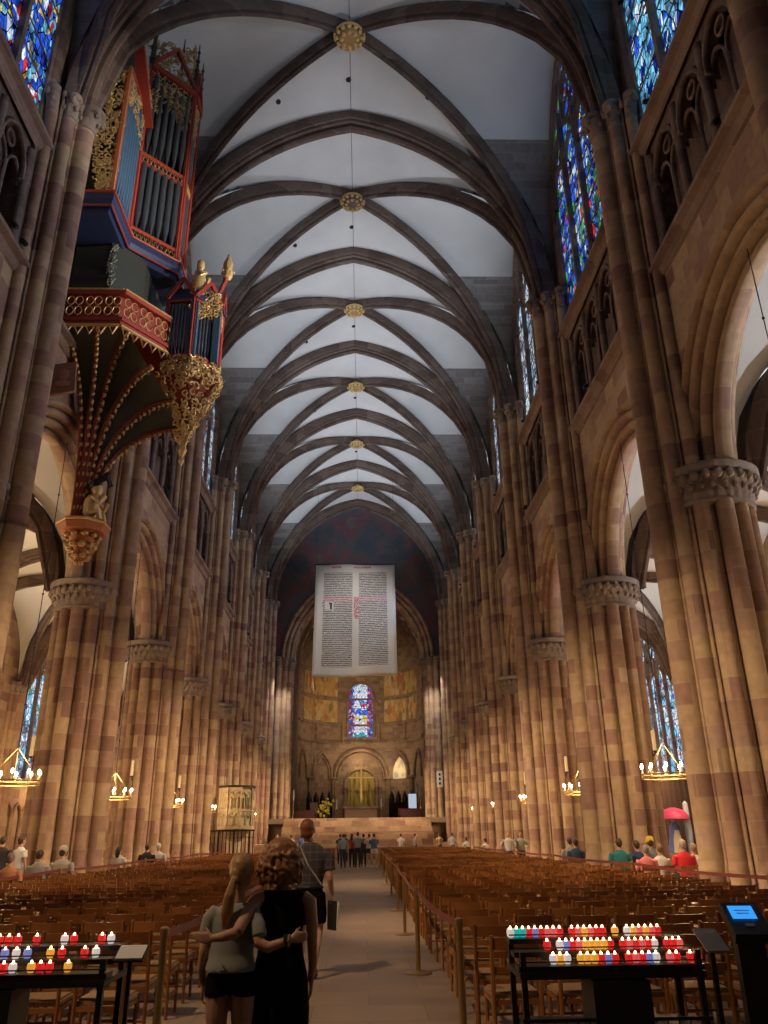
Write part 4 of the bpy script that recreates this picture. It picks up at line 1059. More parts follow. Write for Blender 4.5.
# shelf, bust and pendant
mb = MB(); oc = [(PX+.25+.72*math.cos(PI/8+PI/4*i), PY+.72*math.sin(PI/8+PI/4*i)) for i in range(8)]; mb.prism(oc, 9.85, 10.0); mb.prism(scaled(oc, (PX+.25, PY), .9), 9.7, 9.85, poly2=oc); sh = ob(mb, 'shelf', M_orange)
mb = MB(); mb.tube([(x, y, 9.93) for x, y in oc], .04, 6, closed=True); ob(mb, 'shelf_edge', M_gold, sh)
mb = MB(); mb.lathe([(.02, 8.8), (.14, 8.9), (.2, 9.05), (.16, 9.2), (.3, 9.4), (.42, 9.7)], c=(PX+.25, PY, 0), n=12)
pn = ob(mb, 'pendant', M_orange, smooth=50)
mb = MB()
for r_, z, n_, q in ((.22, 9.0, 7, .11), (.34, 9.3, 9, .13), (.45, 9.58, 10, .10), (.08, 8.84, 4, .09)):
    for j in range(n_): a = 2*PI*j/n_+z; mb.ball((PX+.25+r_*math.cos(a), PY+r_*math.sin(a), z), (q, q, q*.8), 6)
ob(mb, 'pendant_foliage', M_goldd, pn)
# gilded crouching figure on the shelf (organ automaton), kept plain
mb = MB(); cx_, cy_ = PX+.45, PY-.15
mb.ball((cx_, cy_, 10.45), (.24, .26, .42), 10); mb.ball((cx_+.1, cy_-.02, 11.0), (.17, .17, .21), 10); mb.tube([(cx_+.05, cy_-.2, 10.7), (cx_+.3, cy_-.25, 10.5), (cx_+.38, cy_-.1, 10.75)], .07, 6); mb.tube([(cx_+.05, cy_+.2, 10.7), (cx_+.3, cy_+.25, 10.45), (cx_+.42, cy_+.1, 10.6)], .07, 6)
mb.tube([(cx_, cy_-.15, 10.2), (cx_+.3, cy_-.2, 10.25), (cx_+.33, cy_-.2, 10.0)], .1, 6); mb.tube([(cx_, cy_+.15, 10.2), (cx_+.3, cy_+.2, 10.25), (cx_+.33, cy_+.2, 10.0)], .1, 6)
fg = ob(mb, 'gilded_figure', M_gold, smooth=60)
mb = MB(); mb.ball((cx_+.04, cy_-.02, 11.12), (.2, .2, .18), 8); mb.tube([(cx_+.0, cy_, 11.2), (cx_+.3, cy_+.1, 11.5), (cx_+.4, cy_+.25, 11.2)], [.1, .14, .08], 6); ob(mb, 'dark_hood', M_black, fg)
# painted plaque
mb = MB(); c = Vector((-7.9, OY-2.0, 13.6)); mb.obox(c, (.34, 0, .06), (0, .05, 0), (-.04, 0, .48)); pq = ob(mb, 'painted_plaque', mat('plaque_paint', (.34, .17, .10), .6))
mb = MB(); mb.ball((-7.88, OY-2.06, 13.7), (.15, .03, .2), 10); mb.ball((-7.88, OY-2.06, 13.4), (.22, .03, .12), 8); ob(mb, 'plaque_face', mat('plaque_face_paint', (.48, .23, .14), .6), pq)
# small positive organ in front of the gallery
pp = [(-5.45, OY-.62), (-4.75, OY-.75), (-4.1, OY-.2)]; pos_pl = sym([(-5.6, OY-.62)]+pp[1:])
mb = MB(); mb.prism(scaled(pos_pl, (-5.2, OY), 1.06), 14.95, 15.2); mb.prism(scaled(pos_pl, (-5.2, OY), 1.02), 14.75, 14.95); pb = ob(mb, 'positive_base', M_red)
mb = MB()
rim2 = scaled(pos_pl, (-5.2, OY), 1.1)
for i in range(len(rim2)-1):
    a, b_ = Vector((*rim2[i], 0)), Vector((*rim2[i+1], 0)); scrolls(mb, lambda p, v: a.lerp(b_, p)+Vector((0, 0, 14.55+.65*v)), 60, .09, .024)
ob(mb, 'base_carving', M_gold, pb)
mb = MB(); mb.prism(scaled(pos_pl, (-5.2, OY), .86), 15.2, 17.2); ob(mb, 'positive_body', M_darkwood)
pf = [pos_pl[i] for i in range(len(pos_pl))]
for i, pmx in ((0, M_pipe), (1, M_pipe), (2, M_pipe), (3, M_pipe), (4, M_pipe)):
    organ_face(pf[i], pf[i+1], 15.15, 17.3, 6, 'positive_panel', pmx, False, 45)
mb = MB(); mb.box(-4.86, -4.62, OY-.82, OY-.68, 15.2, 17.2); mb.box(-4.2, -4.0, OY-.42, OY-.3, 15.2, 17.2); ob(mb, 'blue_pilaster', M_pipeblue)
mb = MB(); mb.prism(scaled(pos_pl, (-5.2, OY), 1.12), 17.3, 17.48); mb.prism(scaled(pos_pl, (-5.2, OY), 1.0), 17.48, 17.75); pc_ = ob(mb, 'positive_cornice', M_blue)
for i in range(len(rim2)-1):
    a, b_ = Vector((*rim2[i], 17.35)), Vector((*rim2[i+1], 17.35)); mid = (a+b_)/2+Vector((0, 0, .75))
    if (b_-a).length > .3:
        mb = MB(); mb.bar(a, mid, .1, .12); mb.bar(b_, mid, .1, .12); ob(mb, 'small_gable', M_red, pc_)
mb = MB(); scrolls(mb, lambda p, v: (-4.9+.9*p, OY-.8+.4*p, 16.85+.9*v), 90, .1, .022); ob(mb, 'cornice_carving', M_gold, pc_)
# corbel under the positive
mb = MB()
ring = lambda f, z: [(-4.95+(x+4.95)*f, OY+(y-OY)*f, z) for x, y in pos_pl]
mb.rows([ring(1.0, 14.75), ring(.8, 14.3), ring(.5, 13.8), ring(.28, 13.2), ring(.12, 12.7)], closed=True); pcb = ob(mb, 'positive_corbel', M_red)
mb = MB()
def fcb(p, v):
    n_ = len(pos_pl); s_ = p*(n_-1)*.999; i = int(s_); F_ = 1.12*max(0, 1-v)**1.1+.16
    a = Vector(ring(F_, 14.75-2.1*v)[i]); b_ = Vector(ring(F_, 14.75-2.1*v)[(i+1) % n_]); return a.lerp(b_, s_-i)
scrolls(mb, fcb, 420, .12, .03)
mb.lathe([(.16, 12.7), (.1, 12.5), (.14, 12.35), (.05, 12.15), (.09, 12.0), (.02, 11.85)], c=(-4.9, OY, 0), n=8); ob(mb, 'corbel_carving', M_gold, pcb)
# figures: small gilded king on the positive and a trumpeter's staff
mb = MB(); mb.lathe([(.2, 17.75), (.26, 17.9), (.2, 18.3), (.17, 18.55), (.08, 18.62), (.13, 18.75), (.12, 18.95), (.05, 19.05)], c=(-4.75, OY-.5, 0), n=10)
mb.tube([(-4.75, OY-.7, 18.45), (-4.6, OY-.85, 18.2), (-4.5, OY-.7, 18.35)], .06, 6); mb.tube([(-4.75, OY-.3, 18.45), (-4.55, OY-.2, 18.25), (-4.45, OY-.4, 18.4)], .06, 6); ob(mb, 'gilded_statuette', M_gold, smooth=60)
mb = MB(); mb.tube([(-4.3, OY, 17.7), (-4.0, OY, 18.7)], [.05, .09], 6); st = ob(mb, 'staff', M_red)
mb = MB(); mb.lathe([(.06, 18.65), (.16, 18.75), (.2, 18.95), (.14, 19.0), (.17, 19.3), (.1, 19.45), (.03, 19.7)], c=(-3.97, OY, 0), n=8)
for j in range(6): mb.ball((-3.97+.19*math.cos(j), OY+.19*math.sin(j), 18.95), .05, 5)
ob(mb, 'gilded_finial', M_gold, st)
lamp('SPOT', 'organ_fill', (7.7, OY-3.2, 15.6), 4200, (1.0, .88, .74), (-6.4, OY, 18.6), 40, .8, .15)  # second added spot brightening the organ, no fixture

# ================================================================== CHANDELIERS
def chandelier():
    t = thing('crown_chandelier', '', 'chandelier')
    b = MB(); n = 28; r0 = .62
    for z in (0, -.10): b.tube([(r0*math.cos(2*PI*i/n), r0*math.sin(2*PI*i/n), z) for i in range(n)], .018, 6, closed=True)
    for i in range(24): a = 2*PI*i/24; b.tube([(r0*math.cos(a), r0*math.sin(a), 0), (r0*math.cos(a), r0*math.sin(a), -.10)], .01, 4)
    r_ = b.build('ring', M_brass, parent=t, smooth=60)
    for i in range(10):
        a = 2*PI*i/10; x, y = r0*math.cos(a), r0*math.sin(a)
        b = MB(); b.lathe([(.03, .0), (.045, .03), (.022, .04), (.02, .15)], c=(x, y, 0), n=6); b.build('candle_holder', M_wax, parent=r_)
        b = MB(); b.ball((x, y, .20), (.038, .038, .065), 6); b.build('bulb', M_bulb, parent=r_)
    b = MB(); b.tube([(0, 0, .8), (0, 0, 9.6)], .012, 5)
    for z in (1.9, 3.4, 4.9, 6.4, 7.9): b.ball((0, 0, z), .035, 6)
    b.build('suspension_rod', M_black, parent=t)
    for i in range(4): a = 2*PI*i/4+.4; MB().tube([(r0*math.cos(a), r0*math.sin(a), 0), (0, 0, .8)], .009, 4).build('stay', M_brass, parent=t)
    return t
CL = {(1, 0): 'brass ring chandelier with lit bulbs on the right, hanging above the seated group', (1, 1): 'small lit ring chandelier between the second and third right piers',
      (-1, 0): 'brass ring chandelier with glowing bulbs at the left edge below the aisle window', (-1, 1): 'small lit ring chandelier between the second and third left piers'}
proto = None
for k in range(-2, 6):
    for s in (-1, 1):
        t = chandelier() if proto is None else copy_tree(proto); proto = proto or t
        t.location = (s*8.35, TY(k)+BAY/2, 3.02); t['group'] = 'ring chandeliers under the arcade'
        t['label'] = CL.get((s, k), 'lit brass ring chandelier under the %s arcade, %s bay from the front' % (names_side[s], ORD[k+2]))
# ================================================================== PIER CANDLES
pcan = None
for k in range(0, 6):
    for s in (-1, 1):
        if pcan is None:
            t = thing('pier_candle', '', 'candle'); pcan = t
            b = MB(); b.tube([(0, 0, 0), (-.12, 0, -.1), (-.25, 0, 0)], .015, 5); b.lathe([(.03, 0), (.08, .03), (.08, .05)], c=(-.25, 0, 0), n=8); b.tube([(0, 0, -.4), (0, 0, .1)], .015, 5); b.build('bracket', M_black, parent=t)
            b = MB(); b.lathe([(.06, .05), (.06, .62), (.01, .64)], c=(-.25, 0, 0), n=8); b.build('candle', M_wax, parent=t)
        else: t = copy_tree(pcan)
        t.location = (s*(9.25 if k < 2 else 8.6), TY(k)-(.94 if k < 2 else 1.15), 3.85); t.rotation_euler = (0, 0, PI/2); t['group'] = 'yellow candles on the piers'
        t['label'] = 'yellow candle on an iron bracket on the %s %s pier from the front' % (ORD[k], names_side[s])
# added fixtures for the ledge lamps, floods and fill spots alike
fx = None
for i, (a, tt_) in enumerate(SPOTS):
    if fx is None:
        t = thing('floodlight', '', 'floodlight'); fx = t
        b = MB(); b.lathe([(.10, .02), (.13, .10), (.13, .34), (.05, .4)], n=10); b.build('housing', M_black, parent=t)
        b = MB(); b.bar((0, 0, .4), (0, 0, .52), .03); b.build('bracket', M_black, parent=t)
    else: t = copy_tree(fx)
    d = (Vector(a)-Vector(tt_)); t.location = a; t.rotation_euler = d.to_track_quat('Z', 'Y').to_euler(); t.scale = (.55,)*3; t['group'] = 'added floodlights on the wall ledges'
    t['label'] = 'small black floodlight added on the %s %s ledge, %s along from the front' % ('upper' if a[2] > 18 else 'lower', 'left' if a[0] < 0 else 'right', (ORD+['tenth', 'eleventh', 'twelfth', 'thirteenth', 'fourteenth', 'fifteenth', 'sixteenth', 'seventeenth'])[sum(1 for q, _ in SPOTS if (q[0] < 0) == (a[0] < 0) and (q[2] > 18) == (a[2] > 18) and q[1] < a[1])])

# ================================================================== PULPIT, RAILING, STATUE
M_pulpit = stone('carved_pale_stone', [(0, (0.42, 0.33, 0.2)), (0.5, (0.52, 0.42, 0.26)), (1, (0.6, 0.5, 0.33))], mortar=0, bump=.8)
t = thing('stone_pulpit', 'pale carved gothic stone pulpit against the far left piers, above an iron railing', 'pulpit', (-6.95, 49.4, 0))
def ngon(r, n=8, ph=PI/8): return [(r*math.cos(ph+2*PI*i/n), r*math.sin(ph+2*PI*i/n)) for i in range(n)]
b = MB(); b.prism(ngon(.35), 0, 1.4); b.prism(ngon(.35), 1.4, 2.1, poly2=ngon(1.0)); b.build('stem', M_pulpit, parent=t)
b = MB(); b.prism(ngon(1.0), 2.05, 4.3); b.prism(ngon(1.08), 2.05, 2.2); b.prism(ngon(1.05), 3.0, 3.1); tub = b.build('tub', M_pulpit, parent=t)
b = MB()
P8 = ngon(1.02)
for i in range(8):
    a, c_ = Vector((*P8[i], 0)), Vector((*P8[(i+1) % 8], 0)); u_ = (c_-a).normalized(); L = (c_-a).length
    b.tube([a+Vector((0, 0, 2.1)), a+Vector((0, 0, 4.35))], .06, 6)
    for q in range(2):
        m_ = a+u_*(L*(.25+.5*q)); 
        b.tube([m_+u_*x+Vector((0, 0, z)) for x, z in arch(.15, .3, 0, 4, 3.75, .6)], .03, 5)
        b.tube([m_+u_*x+Vector((0, 0, z)) for x, z in arch(.15, .22, 0, 4, 2.7, .45)], .03, 5)
        b.lathe([(.07, 0), (.09, .2), (.06, .42), (.05, .5), (.06, .58), (.01, .64)], c=tuple(m_+Vector((0, 0, 3.14))), n=6)
        b.tube([m_-u_*.12+Vector((0, 0, 2.9)), m_+Vector((0, 0, 2.62)), m_+u_*.12+Vector((0, 0, 2.9))], .025, 5)
b.build('carved_niches', M_pulpit, parent=tub)
b = MB(); b.prism(ngon(1.12), 4.3, 4.42); b.build('top_rail', M_black, parent=t)
t = thing('iron_railing', 'dark iron railing with small brass bosses around the foot of the pulpit', 'railing', (-6.9, 46.6, 0))
for i in range(14): x = -1.35+i*.21; b = MB(); b.bar((x, 0, 0), (x, 0, 1.95), .05 if i % 4 else .09); b.build('post', M_black, parent=t)
b = MB(); b.bar((-1.4, 0, 1.95), (1.45, 0, 1.95), .08); b.bar((-1.4, 0, .2), (1.45, 0, .2), .05); b.bar((-1.4, 0, 1.6), (1.45, 0, 1.6), .03); b.build('rail', M_black, parent=t)
b = MB()
for i in range(13): b.ball((-1.25+i*.21, -.03, 1.62), .045, 6)
b.build('brass_bosses', M_brass, parent=t)
b = MB(); M_mag = mat('magenta_cloth', (.55, .06, .2), .6)
t = thing('painted_statue', 'colourful draped religious statue under a magenta canopy in the right aisle', 'statue', (15.4, 40.2, 0))
MB().box(-.7, .7, -.5, .5, 0, .7).build('pedestal', M_stone, parent=t)
b = MB(); b.lathe([(.42, .7), (.38, 1.0), (.28, 1.5), (.25, 1.85), (.15, 2.0), (.1, 2.06)], n=16, mod=lambda a, z: 1+.08*math.sin(a*7)); b.build('robe', mat('blue_robe', (.12, .16, .45), .6), parent=t, smooth=60)
b = MB(); b.ball((0, 0, 2.17), (.12, .13, .16), 10); b.build('head', mat('statue_face', (.6, .42, .32), .5), parent=t, smooth=60)
b = MB(); b.lathe([(.3, .72), (.22, 1.2), (.1, 1.7)], c=(-.02, -.25, 0), n=12, mod=lambda a, z: 1+.12*math.sin(a*5)); b.build('pale_drapery', mat('pale_drapery_cloth', (.6, .55, .45), .6), parent=t, smooth=60)
b = MB(); b.lathe([(.75, 2.2), (.72, 2.35), (.5, 2.6), (.1, 2.72)], n=16); b.build('canopy', M_mag, parent=t, smooth=50)
b = MB(); b.lathe([(.14, .7), (.16, 1.6), (.12, 2.9), (.03, 3.0)], c=(.62, -.1, 0), n=10); b.build('pale_blue_banner_roll', mat('pale_blue_cloth', (.45, .55, .75), .6), parent=t)
t = tag(MB().build('x', M_black) if False else (lambda: (lambda mb: (mb.rows([[(17.55+.08*math.sin(i*1.3), 40+i*.16, z) for i in range(56)] for z in (.05, 4.3)]), mb.build('dark_curtain', mat('dark_brown_curtain', (.07, .035, .028), .9), smooth=80))[1])(MB()))(), 'dark brown curtain along the aisle wall behind the painted statue', 'curtain')

# ================================================================== CHAIRS
M_wood = mat('chair_wood', (0.30, 0.115, 0.035), 0.33); tt = NT(M_wood)
oi = tt.n('ShaderNodeObjectInfo'); pos = tt.n('ShaderNodeNewGeometry').outputs['Position']
cell = tt.vm('FLOOR', tt.vm('MULTIPLY', pos, (1.9, 1.13, .01))); w_ = tt.n('ShaderNodeTexWhiteNoise', noise_dimensions='3D'); tt.l(cell, w_.inputs['Vector'])
tt.l(tt.ramp(w_.outputs['Value'], [(0, (.17, .06, .02)), (.5, (.28, .105, .03)), (1, (.38, .16, .05))]), tt.b.inputs['Base Color'])
M_rush = mat('rush_seat', (0.33, 0.2, 0.09), 0.45)
# local: x right, +y forward (seat in front of the back), back posts at y = -.19
def chair_parts():
    P = []
    m = MB(); m.box(-.20, .20, -.18, .20, .425, .455); m.box(-.18, .18, -.16, .18, .455, .47); P.append(('seat', m, M_rush))
    for s in (-1, 1):
        m = MB(); m.tube([(s*.195, -.19, 0), (s*.195, -.195, .45), (s*.20, -.25, .88)], [.017, .019, .016], 6); P.append(('leg', m, M_wood))
        m = MB(); m.tube([(s*.19, .185, 0), (s*.19, .185, .44)], [.016, .019], 6); P.append(('leg', m, M_wood))
    for z0, z1, y0, y1 in ((.775, .865, -.236, -.246), (.60, .655, -.212, -.218)):
        m = MB()
        for i in range(6):
            xa, xb = -.19+.38*i/6, -.19+.38*(i+1)/6; ca, cb = -.022*math.sin(PI*i/6), -.022*math.sin(PI*(i+1)/6)
            vs = [(xa, y0+ca-.008, z0), (xb, y0+cb-.008, z0), (xb, y1+cb-.008, z1), (xa, y1+ca-.008, z1), (xa, y0+ca+.008, z0), (xb, y0+cb+.008, z0), (xb, y1+cb+.008, z1), (xa, y1+ca+.008, z1)]
            m.add(vs, [(0, 1, 2, 3), (5, 4, 7, 6), (3, 2, 6, 7), (4, 5, 1, 0)])
        P.append(('back_rail', m, M_wood))
    m = MB()
    for s in (-1, 1): m.bar((s*.192, -.19, .2), (s*.19, .185, .2), .018); m.bar((s*.192, -.19, .40), (s*.19, .185, .40), .022, .035)
    m.bar((-.19, .185, .25), (.19, .185, .25), .018); m.bar((-.19, -.19, .16), (.19, -.19, .16), .018); m.bar((-.19, .185, .40), (.19, .185, .40), .022, .035); m.bar((-.19, -.19, .40), (.19, -.19, .40), .022, .035)
    P.append(('stretcher', m, M_wood)); return P
proto_c = thing('church_chair', '', 'chair')
whole = MB()
for n_, m, mt in chair_parts():
    m.build(n_, mt, parent=proto_c, smooth=50); whole.add(m.v, m.f, 1 if n_ == 'seat' else 0)
me_ = None
NCOL, NROW, RP = 10, 58, .88
CXS = {1: [1.74+.52*i for i in range(NCOL)], -1: [-1.6-.52*i for i in range(NCOL)]}
crr = random.Random(5); stuffC = MB(); used = False; whole_o = None
ordn = ['nearest', 'second', 'third', 'fourth', 'fifth', 'sixth', 'seventh', 'eighth', 'ninth', 'tenth', 'eleventh', 'twelfth', 'thirteenth', 'fourteenth', 'fifteenth']
coln = ['on the centre aisle', 'second from the centre aisle', 'third from the centre aisle', 'fourth from the centre aisle', 'fifth from the centre aisle', 'fifth from the side rope', 'fourth from the side rope', 'third from the side rope', 'second from the side rope', 'beside the side rope']
low = MB()   # lighter chair for the far rows
low.box(-.20, .20, -.18, .20, .42, .46, 1)
for s in (-1, 1): low.bar((s*.195, -.19, 0), (s*.2, -.25, .88), .035); low.bar((s*.19, .185, 0), (s*.19, .185, .44), .032)
low.bar((-.19, -.245, .82), (.19, -.245, .82), .016, .09); low.bar((-.19, -.215, .63), (.19, -.215, .63), .016, .055); low.bar((-.19, -.19, .2), (.19, -.19, .2), .018)
for j in range(NROW):
    for s in (1, -1):
        for i in range(NCOL):
            x = CXS[s][i]+crr.uniform(-.03, .03); y = 7.45+RP*j+crr.uniform(-.05, .05); a = crr.uniform(-.07, .07)
            if s < 0 and y > 44 and i > 6: continue      # room for the pulpit railing
            if j < 15:
                lab = 'brown wooden church chair, %s row %s of the nave, %s' % (ordn[j], names_side[s], coln[i])
                if j < 6:
                    c = proto_c if not used else copy_tree(proto_c); used = True
                else:
                    if whole_o is None:
                        whole_o = whole.build('church_chair', [M_wood, M_rush], smooth=50); c = whole_o; c['category'] = 'chair'
                    else: c = whole_o.copy(); C.objects.link(c)
                c.location = (x, y, 0); c.rotation_euler = (0, 0, a); c['label'] = lab; c['group'] = 'ladder-back chairs in the nave'
            else:
                ca, sa = math.cos(a), math.sin(a)
                b0 = len(stuffC.v); stuffC.v.extend([(x+p*ca-q*sa, y+p*sa+q*ca, z) for p, q, z in low.v]); stuffC.f.extend([tuple(b0+k for k in f) for f in low.f]); stuffC.m.extend(low.m)
o = stuffC.build('far_church_chairs', [M_wood, M_rush]); tag(o, 'distant rows of brown church chairs filling the nave up to the crossing', 'chairs'); o['kind'] = 'stuff'

# ================================================================== ROPE BARRIERS
M_belt = mat('dark_red_belt', (0.17, 0.03, 0.025), 0.6)
M_post = mat('old_brass_post', (0.42, 0.29, 0.12), 0.38, 0.8)
def post_proto():
    t = thing('barrier_post', '', 'post'); b = MB(); b.lathe([(.03, .03), (.03, .93), (.036, .95), (.036, 1.0), (.02, 1.01)], n=10); b.build('pole', M_post, parent=t, smooth=50)
    b = MB(); b.lathe([(.17, 0), (.17, .015), (.05, .035), (.03, .04)], n=20); b.build('base', M_post, parent=t, smooth=50); return t
pp0 = None
def line(pts, who, labf):
    global pp0
    for i, (x, y) in enumerate(pts):
        if pp0 is None: pp0 = post_proto(); t = pp0
        else: t = copy_tree(pp0)
        t.location = (x, y, 0); t['label'] = labf(i); t['group'] = 'barrier posts '+who
    for i in range(len(pts)-1):
        a, c_ = Vector((*pts[i], .95)), Vector((*pts[i+1], .95)); rows = []
        d = (c_-a).normalized(); a = a+d*.045; c_ = c_-d*.045; n_ = Vector((-d.y, d.x, 0))*.003
        for k in range(9):
            p = a.lerp(c_, k/8); z = -.04*math.sin(PI*k/8)
            rows.append([p+n_+Vector((0, 0, z+.03)), p-n_+Vector((0, 0, z+.03)), p-n_+Vector((0, 0, z-.03)), p+n_+Vector((0, 0, z-.03))])
        m = MB(); m.rows(rows, closed=True)
        tag(m.build('barrier_belt', M_belt), 'dark red belt of the %s barrier, %s span from the front' % (who, ordn[i]), 'belt', 'barrier belts '+who)
RL = [(1.31, 7.3), (1.22, 11.55), (1.25, 15.8), (1.31, 20.6), (1.33, 25.6), (1.33, 31), (1.33, 37), (1.33, 44), (1.33, 52)]
line(RL, 'right of the centre aisle', lambda i: 'brass barrier post right of the centre aisle, %s from the front' % ordn[i])
LL = [(-1.02, 6.9), (-1.1, 10.4), (-1.15, 15.0), (-1.18, 20), (-1.18, 26), (-1.18, 33), (-1.18, 41), (-1.18, 50)]
line(LL, 'left of the centre aisle', lambda i: 'brass barrier post left of the centre aisle, %s from the front' % ordn[i])
line([(6.95, 9.5), (6.95, 13.6), (6.95, 20.5), (6.95, 29), (6.95, 38), (6.95, 49.5)], 'by the right piers', lambda i: 'dark barrier post beside the right piers, %s from the front' % ordn[i])
line([(-6.8, 9.5), (-6.8, 14.6), (-6.8, 21.0), (-6.8, 29), (-6.8, 38), (-6.8, 45)], 'by the left piers', lambda i: 'dark barrier post beside the left piers, %s from the front' % ordn[i])

# ================================================================== CANDLE STANDS
cup_cols = {'red': (.75, .02, .02), 'amber': (.9, .4, .05), 'white': (.75, .65, .6), 'blue': (.25, .3, .75), 'teal': (.02, .45, .42), 'pink': (.8, .12, .12)}
cs_ = 1.0
cup_m = {k: mat(k+'_glass_cup', v, .25, emit=v, strength=.62 if k != 'blue' else .45) for k, v in cup_cols.items()}
M_flame = mat('candle_flame', (1, .8, .4), .5, emit=(1, .72, .35), strength=7)
cup_mesh = {}
for k, m_ in cup_m.items():
    b = MB(); b.lathe([(.015, 0), (.021, .01), (.0235, .03), (.020, .046), (.015, .046), (.018, .03), (.015, .015)], n=10); o = b.build('votive_cup', m_, smooth=60); cup_mesh[k] = o.data; bpy.data.objects.remove(o)
b = MB(); b.ball((0, 0, .044), (.008, .008, .018), 6); o = b.build('flame', M_flame); fl_mesh = o.data; bpy.data.objects.remove(o)
def stand(x0, x1, y, side, rowspec, holes):
    L = x1-x0; t = thing('votive_candle_stand', 'black metal votive candle stand with three tiers of lit cups at the lower %s' % side, 'candle stand', (x0, y, 0))
    b = MB()
    for i, z in enumerate((.87, .93, .99)):
        yy = i*.16; b.box(0, L, yy-.07, yy+.07, z-.03, z); b.bar((0, yy-.075, z+.025), (L, yy-.075, z+.025), .008); 
    b.box(0, L, -.09, .42, .80, .835)
    b.build('tiered_tray', M_black, parent=t)
    for x in (.03, L-.03):
        for yy in (-.05, .38): b = MB(); b.bar((x, yy, 0), (x, yy, .95), .035); b.build('leg', M_black, parent=t)
    b = MB(); b.box(.05, L-.05, -.07, .38, .5, .52); b.bar((0, -.08, .58), (L, -.08, .58), .02)
    for i in range(int(L/.07)): b.bar((.06+i*.07, -.08, .52), (.06+i*.07, -.08, .58), .008)
    b.build('lower_basket', M_black, parent=t)
    b = MB(); b.box(L*.38, L*.38+.36, -.11, .2, .42, .79); b.build('coin_box', M_black, parent=t)
    n = 0
    for i, cols in enumerate(rowspec):
        z = (.99, .93, .87)[i]; yy = (.32, .16, 0)[i]
        for xf, ck in cols:
            c = bpy.data.objects.new('votive_cup', cup_mesh[ck]); C.objects.link(c); c.location = (x0+xf*L, y+yy, z+.003); c.scale = (1.15,)*3
            nm = {'red': 'deep red', 'amber': 'amber', 'white': 'whitish', 'blue': 'pale blue', 'teal': 'teal', 'pink': 'light red'}[ck]
            n += 1
            tag(c, 'glowing %s votive cup in the %s tier of the %s stand, number %s along' % (nm, ['back', 'middle', 'front'][i], side, ''), 'candle', 'votive candles on the %s stand' % side)
            k_ = [q for q, _ in cols].index(xf); wn2 = ordn+['sixteenth', 'seventeenth', 'eighteenth', 'nineteenth', 'twentieth', 'twenty-first', 'twenty-second', 'twenty-third', 'twenty-fourth', 'twenty-fifth', 'twenty-sixth']
            c['label'] = '%s votive cup, %s from the left in the %s tier of the %s stand' % (nm, wn2[k_].replace('nearest', 'first'), ['back', 'middle', 'front'][i], side)
            f = bpy.data.objects.new('flame', fl_mesh); C.objects.link(f); f.parent = c
    return t
pr_ = random.Random(2)
def rowgen(seq, x0, x1, gaps=()):
    n = len(seq); return [(x0+(x1-x0)*i/(n-1), {'r': 'red', 'a': 'amber', 'w': 'white', 'b': 'blue', 't': 'teal', 'p': 'pink'}[ch]) for i, ch in enumerate(seq) if ch != '.']
stand(1.5, 2.68, 5.72, 'right', [rowgen('wttrbrppr.rpaprr.a.wapapr', .02, .88), rowgen('r.wbrpaaaar.rprprw.rrp', .2, .95), rowgen('waw.aaarbr.rprbw.pr.rr', .2, .99)], 0)
stand(-2.55, -1.08, 5.72, 'left', [rowgen('rr.rwr.awprrr.r..wr..rw', .0, .93), rowgen('r.wrr..rr.bwb.ar.rw', .0, .9), rowgen('arr.pr.r.rrap.rw.arr.a', .0, .82)], 0)
t = thing('notice_plate', 'white notice card tilted on a small stand beside the left candles', 'sign', (-.97, 5.78, 0))
b = MB(); b.obox((0, 0, .97), (.085, 0, 0), (0, .065, .03), (0, -.002, .005)); b.build('card', M_white, parent=t)
b = MB(); b.obox((0, .0, .962), (.095, 0, 0), (0, .075, .034), (0, -.003, .006)); b.bar((0, 0, 0), (0, .0, .96), .025); b.box(-.1, .1, -.08, .08, 0, .02); b.build('stand', M_black, parent=t)
b = MB()
for i in range(4): b.obox((0, -.035+.02*i, .959+.0095*i), (.06, 0, 0), (0, .003, .0014), (0, -.001, .002))
t = thing('sloped_plate', 'grey sloping metal plate beside the right candles', 'plate', (2.82, 5.84, 0))
b = MB(); b.obox((0, 0, .98), (.075, 0, 0), (0, .10, .055), (0, -.003, .006)); b.build('plate', mat('grey_plate', (.3, .28, .26), .5), parent=t); b = MB(); b.bar((0, .02, 0), (0, .02, .97), .03); b.box(-.1, .1, -.08, .08, 0, .02); b.build('stand', M_black, parent=t)
t = thing('payment_terminal', 'black card payment terminal on a post with a bright blue screen', 'terminal', (3.12, 5.95, 0), -.12)
b = MB(); b.obox((0, 0, 1.07), (.12, 0, 0), (0, .13, .085), (0, -.02, .03)); b.build('housing', M_black, parent=t, smooth=30)
b = MB(); b.obox((-.01, .01, 1.1245+.008), (.08, 0, 0), (0, .052, .034), (0, -.0011, .0017)); sc0 = b.build('screen', mat('blue_screen', (.02, .2, .7), .4, emit=(.03, .32, .95), strength=1.0), parent=t)
b = MB()
for i, w2 in enumerate((.05, .04)): b.obox((-.01, .008+.012-.024*i, 1.135+.0078-.0157*i), (w2, 0, 0), (0, .004, .0026), (0, -.0005, .0008))
b.build('screen_lettering', M_white, parent=sc0)
b = MB(); b.obox((0, -.085, 1.0645), (.03, 0, 0), (0, .012, .008), (0, -.001, .002)); b.build('keypad', mat('grey_key', (.3, .35, .4), .5), parent=t)
b = MB(); b.box(-.09, .09, -.05, .05, .03, 1.05); b.box(-.16, .16, -.14, .14, 0, .03); b.build('post', M_black, parent=t)

